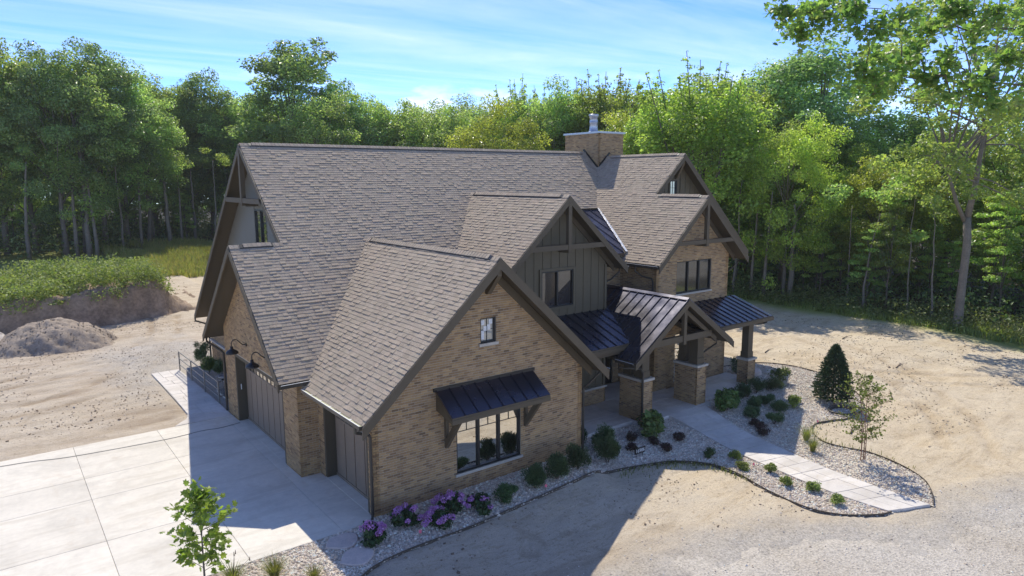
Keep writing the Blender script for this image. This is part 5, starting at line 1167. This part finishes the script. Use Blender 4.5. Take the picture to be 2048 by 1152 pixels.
x = r_.uniform(-24, 30, 1500); y = r_.uniform(74, 118, 1500); k = y > 76 + .85 * np.clip(x, 0, 22); weeds('woodland_undergrowth', (x[k], y[k]), ground_z, 30, .6, 3.6, .36, [(.11, .165, .05), (.13, .185, .055), (.09, .14, .045), (.19, .24, .08)], 'leafy undergrowth at the foot of the left woods', 45, .6)
x = r_.uniform(44, 58, 520); y = r_.uniform(-10, 34, 520); weeds('woodland_undergrowth', (x, y), ground_z, 30, .4, 3.2, .3, [(.09, .145, .05), (.115, .17, .055), (.14, .19, .06)], 'dark leafy undergrowth inside the right woods', 46, .6)
# sparse grass where the dirt meets the bed
bc = np.array(bed_curve); i = r_.integers(36, 62, 420); x = bc[i, 0] + r_.normal(size=420) * .16; y = bc[i, 1] - np.abs(r_.normal(size=420)) * .28; blades('stray_grass', x, y, ground_z, .16, [(.17, .20, .05), (.22, .22, .07), (.12, .15, .04)], 'thin grass tufts along the front bed edging', 47, w=.012)
br = np.array(bed_r); i = r_.integers(18, 60, 260); blades('stray_grass', br[i, 0] + r_.normal(size=260) * .25, br[i, 1] + r_.normal(size=260) * .25, ground_z, .15, [(.17, .20, .05), (.22, .22, .07)], 'thin grass tufts along the edging near the birch', 48, w=.012)
# ------------------------------------------------------------------ things on and around the house
def wall_lamp(y, label):
    x = -.67; z = 3.43; o = empty('wall_lamp', (x, y, z), label, 'lamp', 'barn lamps over the double garage door'); 
    mb = MB(); mb.tube([(x, y, z), (x - .035, y, z)], .06, 12); mb.build('mounting_plate', M_dark, o)
    pts = [(x - .03, y, z), (x - .12, y, z + .02), (x - .22, y, z + .10), (x - .30, y, z + .20), (x - .40, y, z + .25), (x - .49, y, z + .21), (x - .53, y, z + .12), (x - .53, y, z - .02)]; mb = MB(); mb.tube(smooth(pts, 3), .017, 7); mb.build('gooseneck_arm', M_dark, o, True)
    mb = MB(); mb.lathe((x - .53, y, z - .02), [(.0, .02), (.05, .02), (.055, -.06), (.085, -.09), (.15, -.12), (.21, -.17), (.235, -.235), (.232, -.24), (.2, -.18), (.14, -.13), (.05, -.10), (0, -.10)], 24); mb.build('lamp_shade', M_dark, o, True)
wall_lamp(9.0, 'black gooseneck barn lamp on the brick left of the other lamp'); wall_lamp(6.6, 'black gooseneck barn lamp nearest the roof edge over the garage door')
kp = MB(); kp.box(-.53, -.50, 10.578, 10.596, 1.28, 1.5); kp.box(-.525, -.505, 10.560, 10.578, 1.30, 1.48); tag(kp.build('door_keypad', M_white), 'small white keypad on the dark garage door jamb', 'keypad')
# railing
rl = empty('metal_railing', (-.75, 17, 0), 'grey metal railing beside the stamped side path', 'railing'); RP = [(-.83, 20.15), (-.81, 17.75), (-.77, 15.45), (-.70, 13.42)]
for x, y in RP: mb = MB(); mb.box(x - .025, x + .025, y - .025, y + .025, -.1, .98); mb.build('post', M_steel, rl)
for x, y in ((-.70, 13.34), (-.1, 13.5)): mb = MB(); mb.box(x - .025, x + .025, y - .025, y + .025, -.1, .98); mb.build('post', M_steel, rl)
for z in (.96, .62, .3): mb = MB(); mb.bar((RP[0][0], RP[0][1], z), (RP[-1][0], RP[-1][1], z), .035, .04); mb.build('rail', M_steel, rl); mb = MB(); mb.bar((-.70, 13.37, z), (-.1, 13.5, z), .03, .035); mb.build('rail', M_steel, rl)
def ac(x, y, label):
    o = empty('air_conditioner', (x, y, 0), label, 'air conditioner', 'outdoor air conditioners'); w = .36
    mb = MB(); mb.box(x - w, x + w, y - w, y + w, .0, .07); mb.build('base', M_conc, o); mb = MB(); mb.box(x - w + .03, x + w - .03, y - w + .03, y + w - .03, .07, .72); mb.build('coil', M_dark, o)
    mb = MB()
    for sx in (-1, 1):
        for sy in (-1, 1): mb.box(x + sx * (w - .03) - .03, x + sx * (w - .03) + .03, y + sy * (w - .03) - .03, y + sy * (w - .03) + .03, .07, .74)
    for z in np.arange(.14, .72, .075): mb.box(x - w, x + w, y - w, y - w + .01, z, z + .018); mb.box(x - w, x - w + .01, y - w, y + w, z, z + .018)
    tag(mb.build('louvre_guard', M_ac, o), kind='stuff'); mb = MB(); mb.lathe((x, y, .74), [(.0, .03), (.05, .03), (.05, .005), (.29, .005), (.30, .05), (.36, .05), (.36, 0), (.0, -.01)], 24); mb.build('fan_top', M_ac, o)
ac(.02, 13.95, 'grey air conditioner nearest the railing corner'); ac(.02, 14.85, 'grey air conditioner behind the first one')
mb = MB()
for i in range(6): mb.tube([(.35 + .02 * i, 15.9 + .30 * math.cos(t), .62 + .30 * math.sin(t)) for t in np.linspace(0, 6.28, 20)], .016, 6)
for dy in (-.25, .25): mb.tube([(.42, 15.9 + dy, 0), (.42, 15.9, .62)], .02, 6)
tag(mb.build('hose_reel', M_dark), 'black coiled hose on a reel behind the air conditioners', 'hose reel')
mb = MB(); mb.tube(smooth([(-14, 11.2, .015), (-8.4, 10.95, .015), (-6.36, 10.45, .015), (-3.47, 10.2, .015), (-2.2, 10.32, .015), (-1.5, 10.22, .015), (-.72, 10.35, .015)], 5), .010, 6); tag(mb.build('extension_cord', M_cord, None, True), 'thin dark cord lying across the concrete driveway', 'cord')
# stepping stones
for pts, lab in (([(-1.78, -.78), (-1.55, -.42), (-1.02, -.38), (-.84, -.62), (-1.0, -1.0), (-1.36, -1.12)], 'pinkish flagstone nearer the garage corner in the pebble bed'), ([(-1.80, -1.72), (-1.46, -1.28), (-1.0, -1.24), (-.82, -1.56), (-1.05, -1.95), (-1.42, -2.08)], 'pinkish flagstone farther from the garage corner in the pebble bed')):
    tag(piece('stepping_stone', smooth(pts + pts[:1], 3)[:-1], -.2, lambda x, y: float(tz(x, y)) + .045, M_flag, None, .02), lab, 'stepping stone')
# house number sign
sg = empty('house_number_sign', (9.86, -1.05, float(tz(9.86, -1.05))), 'small black house number sign reading 16906 in the pebble bed', 'sign'); z0 = float(tz(9.86, -1.05)); mb = MB(); mb.box(9.62, 10.16, -1.055, -1.035, z0 + .14, z0 + .36); mb.build('plate', M_dark, sg)
for x in (9.74, 10.04): mb = MB(); mb.box(x - .009, x + .009, -1.05, -1.04, z0 - .1, z0 + .15); mb.build('stake', M_dark, sg)
fc = bpy.data.curves.new('digits', 'FONT'); fc.body = '16906'; fc.size = .19; fc.extrude = .004; fc.align_x = 'CENTER'; fc.align_y = 'CENTER'; fc.materials.append(M_white); ft = bpy.data.objects.new('digits_curve', fc); COL.objects.link(ft); dg = bpy.context.evaluated_depsgraph_get(); dg.update(); dm = bpy.data.meshes.new_from_object(ft.evaluated_get(dg)); bpy.data.objects.remove(ft); fo = bpy.data.objects.new('digits', dm); COL.objects.link(fo); fo.parent = sg; fo.location = (.03, -.012, .25); fo.rotation_euler = (math.pi / 2, 0, 0)
# marker flags
M_pink = mk('pink_flag', (.75, .16, .22), .6, .1, 4)
for x, y, lab in ((.47, -1.68, 'small pink marker flag beside the purple hydrangeas'), (5.05, -1.5, 'small pink marker flag in front of the dark yews'), (12.3, -4.05, 'small pink marker flag left of the front walk'), (18.1, -3.15, 'small pink marker flag at the notch in the bed edging')):
    z = float(tz(x, y)); o = empty('marker_flag', (x, y, z), lab, 'flag'); mb = MB(); mb.tube([(x, y, z - .05), (x, y, z + .26)], .004, 5); mb.build('wire', M_flue, o); mb = MB(); mb.hexa([(x, y, z + .17), (x + .07, y - .03, z + .16), (x + .07, y - .027, z + .16), (x, y + .003, z + .17), (x, y, z + .26), (x + .08, y - .02, z + .25), (x + .08, y - .017, z + .25), (x, y + .003, z + .26)]); mb.build('flag', M_pink, o)
# coil of pipe by the spruce, boulder by the right column, twigs
mb = MB(); zc_ = float(tz(20.6, -2.9))
for i in range(3): mb.tube([(20.6 + (.52 + .05 * i) * math.cos(t), -2.9 + (.42 + .05 * i) * math.sin(t), zc_ + .04 + .035 * i) for t in np.linspace(0, 6.28, 26)], .02, 6)
tag(mb.build('pipe_coil', M_dark, None, True), 'dark coil of drip pipe in front of the spruce', 'coil')
def rock(x, y, r0, mat, label, seed):
    r = np.random.default_rng(seed); bm = bmesh.new(); bmesh.ops.create_icosphere(bm, subdivisions=3, radius=r0)
    for v in bm.verts: n = float(fbm(np.array(v.co.x / r0 + 5 + seed), np.array(v.co.y / r0 + v.co.z / r0 * 1.7), 3)); v.co *= .75 + .5 * n; v.co.z *= .62; v.co.x *= 1.25
    me = bpy.data.meshes.new('boulder'); bm.to_mesh(me); bm.free(); me.materials.append(mat); o = link('boulder', me, None, (x, y, gz(x, y) + r0 * .25)); tag(o, label, 'boulder')
rock(22.1, 2.5, .42, M_flag, 'tan boulder behind the right porch column', 3); rock(22.9, 2.2, .25, M_stone, 'small pale rock right of the tan boulder', 4)
M_wood = mk('twig_wood', (.16, .12, .085), .95, .3, 5)
for i, (x, y, a, l) in enumerate(((26.5, 4.6, .2, 1.3), (29.5, -1.2, .05, 1.2), (24.2, -3.4, .5, 1.6), (27.0, 1.2, -.3, .9), (18.4, -4.4, .3, .9), (19.0, -4.9, .35, 1.1), (33, 3.5, .1, 1.4))):
    mb = MB(); z = gz(x, y) + .03; d = Vector((math.cos(a), math.sin(a), 0)) * l; p = Vector((x, y, z)); mb.tube([p, p + d * .4 + Vector((.03, .05, .03)), p + d], [.03, .024, .008], 5); mb.tube([p + d * .4, p + d * .6 + Vector((.1, .15, .06))], [.014, .004], 4)
    tag(mb.build('fallen_branch', M_wood, None, True), 'dark bare branch lying on the bare dirt field', 'branch', 'branches on the dirt field')
# planter behind the entry pier
pt = empty('porch_planter', (16.9, 2.9, FL), 'dark planter with white flowers on the porch by the brick', 'planter'); mb = MB(); mb.lathe((16.75, 2.75, FL), [(0, 0), (.14, 0), (.19, .45), (.21, .47), (.18, .47), (.16, .42), (0, .42)], 16); mb.build('pot', M_dark, pt, True)
r = np.random.default_rng(8); V, F, i_ = clump_leaves([(16.75, 2.75, FL + .7), (16.75, 2.75, FL + 1.2), (16.72, 2.7, FL + 1.7)], np.array([.28, .24, .2]), 90, .12, r, 1.2); link('foliage', np_mesh('foliage', V, F, M_shrub, cols(G_DARK, len(F), r)), pt)
V, F, i_ = clump_leaves([(16.66, 2.62, FL + .95), (16.78, 2.6, FL + .85)], np.array([.1, .09]), 60, .06, r, .9); link('flowers', np_mesh('flowers', V, F, M_petal, cols([(.75, .74, .70)], len(F), r)), pt)

# ------------------------------------------------------------------ planting
def shrub(name, x, y, rad, h, n, size, pal, label, cat='shrub', group=None, mat=None, clumps=9, up=.5, asp=.6, seed=0, needle=False, zc=.5, stems=5):
    r = np.random.default_rng(seed + int(abs(x) * 97 + abs(y) * 131)); z = float(tz(x, y)); o = empty(name, (x, y, z), label, cat, group)
    a = r.uniform(0, 6.28, clumps); q = rad * .62 * np.sqrt(r.random(clumps)); C = np.stack([q * np.cos(a), q * np.sin(a), h * (.28 + .5 * r.random(clumps)) * (1.1 - .35 * q / rad)], 1); R = np.full(clumps, rad * .48) * r.uniform(.8, 1.2, clumps)
    k = max(8, n // clumps); idx = np.repeat(np.arange(clumps), k); d = unit(r.normal(size=(len(idx), 3))); P = C[idx] + d * (.35 + .65 * r.random(len(idx))[:, None]) * R[idx][:, None] * np.array([1, 1, min(1.1, .8 * h / (rad * 1.3))]); P[:, 2] = np.maximum(P[:, 2], .02)
    s = size * r.uniform(.6, 1.35, len(P))
    if needle:
        td = unit(d * .7 + np.array([0, 0, .8])); N = unit(np.cross(td, r.normal(size=td.shape))); V, F = leaf_quads(P, N, s, s * asp, r, .1, td)
    else: N = unit(d * .5 + np.array([0, 0, up]) + r.normal(size=P.shape) * .5); V, F = leaf_quads(P, N, s, s * asp, r)
    link('foliage', np_mesh('foliage', V, F, mat or M_shrub, cols(pal, len(F), r) * r.uniform(.82, 1.2, (clumps, 1))[idx]), o, (0, 0, 0)); mb = MB()
    for i in range(stems): c = Vector(C[i % clumps]); mb.tube([(r.normal() * .02, r.normal() * .02, -.05), c * .6, c], [.014, .009, .004], 5)
    mb.build('stem', M_wood, o, False, (0, 0, 0)); return o
P_YEW = [(.035, .058, .022), (.045, .07, .024), (.028, .048, .018)]; P_BOX = [(.05, .085, .026), (.065, .10, .03), (.04, .07, .022)]; P_RED = [(.075, .038, .032), (.055, .032, .026), (.095, .05, .04), (.05, .055, .028)]; P_LIME = [(.16, .20, .04), (.13, .175, .035), (.19, .22, .06)]; P_OAK = [(.085, .13, .035), (.10, .15, .04), (.07, .11, .03), (.13, .16, .05)]; P_JUN = [(.05, .085, .03), (.06, .10, .04), (.045, .075, .028), (.075, .11, .045)]
P_YEW, P_BOX, P_LIME, P_OAK, P_JUN, P_RED = ([tuple(f * q for q in c) for c in p] for p, f in ((P_YEW, 2.1), (P_BOX, 1.7), (P_LIME, 1.4), (P_OAK, 1.45), (P_JUN, 2.0), (P_RED, 1.4)))
YEWS = [(4.94, -1.15, .42, .95, 'dark upright yew nearest the garage window'), (5.90, -1.12, .44, .95, 'dark upright yew second from the garage window'), (6.93, -1.0, .44, .95, 'dark upright yew third from the garage window'), (8.56, -.72, .48, 1.0, 'dark upright yew left of the number sign'), (9.06, .0, .48, 1.0, 'dark upright yew close behind the yew by the number sign'), (8.55, .75, .42, .85, 'dark yew tucked against the garage corner by the porch')]
for x, y, ra, h, lab in YEWS: shrub('yew_shrub', x, y, ra, h, 5200, .075, P_YEW, lab, 'shrub', None, M_needle, 16, asp=.3, needle=True)
shrub('boxwood_shrub', 3.74, -1.22, .42, .46, 3000, .055, P_BOX, 'low rounded dark boxwood right of the hydrangeas')
HYD = [(-.63, -1.2, .42, .5, 14, 'purple hydrangea beside the flagstones'), (.48, -.95, .44, .55, 16, 'purple hydrangea second from the flagstones'), (1.2, -1.45, .46, .52, 20, 'densest purple hydrangea in front of the brick wall'), (1.88, -.95, .48, .58, 20, 'purple hydrangea close to the wall behind the densest one'), (2.68, -1.3, .44, .52, 7, 'hydrangea with few blooms next to the boxwood')]
for x, y, ra, h, nf, lab in HYD:
    o = shrub('hydrangea_bush', x, y, ra, h, 700, .12, [(.05, .09, .03), (.07, .11, .035), (.04, .075, .026)], lab, 'hydrangea', None, None, 9, .7, .65); r = np.random.default_rng(int(x * 50 + 300))
    for k in range(nf):
        a, q = r.uniform(0, 6.28), ra * math.sqrt(r.random()) * .95; zz = h * (1.02 - .55 * (q / ra) ** 2) + r.normal() * .03; V, F, i_ = clump_leaves([(q * math.cos(a), q * math.sin(a), zz)], np.array([r.uniform(.075, .105)]), 70, .045, r, .8, .4, .7, .85)
        link('flower_head', np_mesh('flower_head', V, F, M_petal, cols([(.55, .25, .62), (.62, .30, .66), (.48, .20, .56), (.68, .42, .66)], len(F), r)), o, (0, 0, 0))
shrub('oakleaf_hydrangea', 11.7, .1, .62, 1.0, 900, .21, P_OAK, 'big leafy green shrub at the foot of the left entry column', clumps=14, up=.8, asp=.8); shrub('oakleaf_hydrangea', 16.4, -.05, .55, .95, 800, .2, P_OAK, 'big leafy green shrub right of the porch step', clumps=12, up=.8, asp=.8)
for x, y, ra, lab in ((10.68, .12, .26, 'dark reddish barberry nearest the left entry column'), (10.05, -.55, .24, 'dark reddish barberry behind the number sign'), (11.09, -1.3, .30, 'largest dark reddish barberry left of the walk'), (11.2, -.6, .26, 'dark reddish barberry below the big leafy shrub'), (12.19, -.95, .27, 'dark reddish barberry close to the walk'), (16.1, -1.6, .26, 'dark reddish barberry nearest the porch step right of the walk'), (15.5, -2.4, .30, 'dark reddish barberry lowest of three right of the walk'), (15.85, -2.0, .27, 'dark reddish barberry in the middle of three right of the walk')): shrub('barberry_shrub', x, y, ra * 1.12, .34, 1100, .05, P_RED, lab)
for i, (x, y, ra, p, lab) in enumerate(((12.05, -2.45, .23, P_BOX, 'small round green shrub in shade left of the walk'), (12.62, -3.1, .24, P_LIME, 'small round lime shrub first in the sun left of the walk'), (12.1, -3.8, .23, P_LIME, 'small round lime shrub beside the pink flag left of the walk'), (12.6, -4.55, .22, P_LIME, 'small round lime shrub third in the sunlit row left of the walk'), (12.05, -5.45, .23, P_LIME, 'small round lime shrub fourth in the sunlit row left of the walk'), (12.45, -6.2, .25, P_LIME, 'small round lime shrub second from the end of the walk'), (12.1, -7.15, .25, P_LIME, 'small round lime shrub nearest the end of the walk'))): shrub('lime_shrub', x, y, ra * 1.1, .34, 1100, .06, p, lab)
JUN = [(18.5, .55, .46, .62), (19.5, .55, .50, .7), (20.45, .25, .55, .75), (17.6, .45, .46, .62), (17.75, -.5, .42, .52), (18.25, -1.3, .44, .52), (16.75, -1.05, .42, .5), (16.95, -1.95, .42, .48), (18.6, -.5, .40, .5)]
JL = ['dark juniper third along the porch edge', 'dark juniper in front of the right column', 'widest dark juniper right of the right column', 'dark juniper nearest the big leafy shrub along the porch edge', 'mounded juniper in the middle row of the right bed', 'mounded juniper right end of the middle row', 'mounded juniper nearest the barberries', 'mounded juniper at the edge of the house shadow', 'mounded juniper behind the middle row of the right bed']
for (x, y, ra, h), lab in zip(JUN, JL): shrub('juniper_shrub', x, y, ra, h, 3000, .08, P_JUN if y < .2 else P_YEW, lab, mat=M_needle, asp=.25, needle=True)
shrub('spirea_shrub', 19.3, -1.35, .44, .55, 900, .09, P_LIME, 'bright yellow green mound in the sun right of the junipers'); shrub('loose_shrub', 21.9, .75, .62, .8, 700, .11, [(.11, .15, .04), (.15, .18, .06), (.08, .11, .035)], 'loose pale green shrub behind the junipers in the sun', clumps=12); shrub('yew_shrub', 21.5, 3.0, .5, .9, 1100, .1, P_YEW, 'dark shrub between the right column and the brick corner', mat=M_needle, asp=.25, needle=True, clumps=10)
for x, y, ra, h, lab in ((.35, 20.6, .42, 1.5, 'tallest evergreen behind the railing'), (.15, 18.6, .45, 1.0, 'light green rounded evergreen behind the railing'), (.45, 17.4, .4, 1.1, 'dark evergreen nearest the hose reel')): shrub('evergreen_shrub', x, y, ra, h, 3600, .09, P_JUN if 'light' not in lab else P_LIME[:2] + P_BOX, lab, mat=M_needle, asp=.3, needle=True, clumps=16)
def grass_tuft(x, y, n, h, pal, label, seed, seeds=0):
    r = np.random.default_rng(seed); z = float(tz(x, y)); o = empty('ornamental_grass', (x, y, z), label, 'ornamental grass'); a = r.uniform(0, 6.28, n); d = np.stack([np.cos(a), np.sin(a), 0 * a], 1); P = d * r.uniform(0, .09, (n, 1)); hh = h * r.uniform(.5, 1.15, n); sp = r.uniform(.15, .75, n) * h
    sd = np.stack([-np.sin(a), np.cos(a), 0 * a], 1) * .007; V = []
    for t in (0, .35, .7, 1.0): c = P + d * (sp * t ** 1.8)[:, None] + np.array([0, 0, 1]) * (hh * (t - .22 * t ** 3))[:, None]; w = (1 - t) * .9 + .1; V += [c - sd * w, c + sd * w]
    V = np.stack(V, 1).reshape(-1, 3); i = 8 * np.arange(n); F = np.concatenate([np.stack([i + 2 * k, i + 2 * k + 1, i + 2 * k + 3, i + 2 * k + 2], 1) for k in range(3)]); c = cols(pal, n, r); link('blades', np_mesh('blades', V, F, M_shrub, np.concatenate([c] * 3)), o, (0, 0, 0))
    for k in range(seeds): q = r.normal(size=2) * .25; mb = MB(); mb.tube([(0, 0, 0), (q[0] * .5, q[1] * .5, h * .9), (q[0], q[1], h * 1.4)], [.006, .005, .003], 5); mb.tube([(q[0], q[1], h * 1.32), (q[0] * 1.05, q[1] * 1.05, h * 1.5)], [.014, .006], 5); mb.build('seed_head', M_wood, o, False, (0, 0, 0))
P_GR = [(.22, .25, .05), (.28, .29, .07), (.17, .21, .04), (.33, .31, .10)]
grass_tuft(-3.3, -1.35, 420, .62, P_GR, 'yellow green grass clump in the middle of the foreground bed', 1); grass_tuft(-4.15, -.95, 360, .55, P_GR, 'yellow green grass clump beside the young foreground tree', 2, 5); grass_tuft(-2.55, -1.95, 260, .42, P_GR, 'smallest yellow green grass clump in the foreground bed', 3)
grass_tuft(16.35, -3.7, 240, .7, P_GR, 'upright grass clump nearer the notch in the edging', 4); grass_tuft(15.5, -4.45, 220, .7, P_GR, 'upright grass clump nearer the front walk', 5)
# spruce
def spruce(x, y, H, rad, label):
    r = np.random.default_rng(12); z = float(tz(x, y)); o = empty('spruce_tree', (x, y, z), label, 'tree'); mb = MB(); mb.tube([(0, 0, -.1), (0, 0, H * .6), (0, 0, H)], [.06, .035, .008], 7); mb.build('trunk', M_bark, o, True, (0, 0, 0)); P, D = [], []
    for i in range(420):
        h = i / 419; a = i * 2.4; L = rad * min(1, (1 - h) ** .72 * 1.08) * (.82 + .18 * min(1, h * 8)) * r.uniform(.75, 1.02) + .03; b = np.array([0, 0, H * (.06 + .92 * h)]); d = np.array([math.cos(a), math.sin(a), .12 + .55 * h]); d /= np.linalg.norm(d); n = int(8 + 55 * L); t = .3 + .7 * r.random((n, 1)) ** .7
        tw = unit(d + r.normal(size=(n, 3)) * .55); P.append(b + d * L * t - np.array([0, 0, .12]) * t * t * L + tw * .05); D.append(tw)
    P, D = np.concatenate(P), np.concatenate(D); N = unit(np.cross(D, r.normal(size=D.shape))); s = .12 * r.uniform(.7, 1.3, len(P)); V, F = leaf_quads(P, N, s, s * .3, r, .1, D); link('crown', np_mesh('crown', V, F, M_needle, cols([(.04, .075, .032), (.05, .085, .03), (.03, .058, .026), (.07, .105, .035)], len(F), r)), o, (0, 0, 0))
spruce(21.5, -2.0, 2.65, .95, 'small bushy spruce standing in the pebble bed')
def young_tree(name, x, y, H, stems, nleaf, size, pal, label, star, seed, rx, lo, barkm, taper=.9):
    r = np.random.default_rng(seed); z = float(tz(x, y)); o = empty(name, (x, y, z), label, 'tree'); mb = MB(); P, N = [], []
    for s in range(stems):
        off = r.normal(size=2) * (.06 if stems > 1 else 0); lean = r.normal(size=2) * (.22 if stems > 1 else .04); Hs = H * (1 if s == 0 else r.uniform(.7, .95)); st = [Vector((off[0] + lean[0] * t * t * 1.5, off[1] + lean[1] * t * t * 1.5, Hs * t - .1 * (t == 0))) for t in np.linspace(0, 1, 7)]; r0 = .028 if stems == 1 else .018; mb.tube(st, [r0 * (1 - .8 * t) for t in np.linspace(0, 1, 7)], 7)
        nb = 26 if stems == 1 else 17
        for b in range(nb):
            f = lo + (1 - lo) * (b + .5) / nb; i = f * 6; k = min(int(i), 5); p = st[k].lerp(st[k + 1], i - k); a = b * 2.4 + s; L = rx * (math.sin(math.pi * min(1, (.18 + .82 * (f - lo) / (1 - lo)))) ** taper * .95 + .06) * r.uniform(.7, 1.1); e = p + Vector((math.cos(a) * L, math.sin(a) * L, L * r.uniform(.35, .8))); m = p.lerp(e, .55) - Vector((0, 0, .04)); mb.tube([p, m, e], [.009, .006, .003], 5, cap=False)
            n = max(3, nleaf // (stems * nb)); t = .25 + .78 * r.random((n, 1)) ** .8; P.append(np.array(p) * (1 - t) + np.array(e) * t + r.normal(size=(n, 3)) * size * .55); N.append(unit(r.normal(size=(n, 3)) * .75 + np.array([0, 0, .55])))
    mb.build('trunk', barkm, o, True, (0, 0, 0)); P, N = np.concatenate(P), np.concatenate(N); c = cols(pal, len(P), r, .22)
    if star: V, F, k = leaf_star(P, N, size * r.uniform(.7, 1.25, len(P)), r); c = np.repeat(c, k, 0)
    else: s_ = size * r.uniform(.7, 1.25, len(P)); V, F = leaf_quads(P, N, s_, s_ * .8, r)
    link('crown', np_mesh('crown', V, F, M_leaf, c), o, (0, 0, 0))
young_tree('tulip_tree', -4.78, -1.0, 2.55, 1, 420, .17, [(.20, .27, .05), (.16, .23, .045), (.25, .31, .06), (.13, .19, .045)], 'young tree with lobed yellow green leaves in the foreground', True, 3, .78, .22, M_bark)
young_tree('birch_tree', 16.1, -6.0, 3.35, 4, 1500, .085, [(.19, .25, .07), (.15, .21, .06), (.24, .29, .10), (.12, .17, .05)], 'multi stemmed young birch with reddish stems in the right bed', False, 6, .95, .2, M_twig)

# ------------------------------------------------------------------ air
hz = MB(); hz.box(-285, 315, -285, 312, -3.2, 30.5)
m_, t_, o_ = nodes_of('haze_air'); pv = t_.nodes.new('ShaderNodeVolumePrincipled'); pv.inputs['Density'].default_value = 0.0003; pv.inputs['Color'].default_value = (1.0, 0.97, 0.9, 1); pv.inputs['Anisotropy'].default_value = 0.0
lk(t_, pv.outputs[0], o_.inputs['Volume'])
tag(hz.build('haze', m_), 'thin pale summer haze in the air', 'haze', kind='stuff')
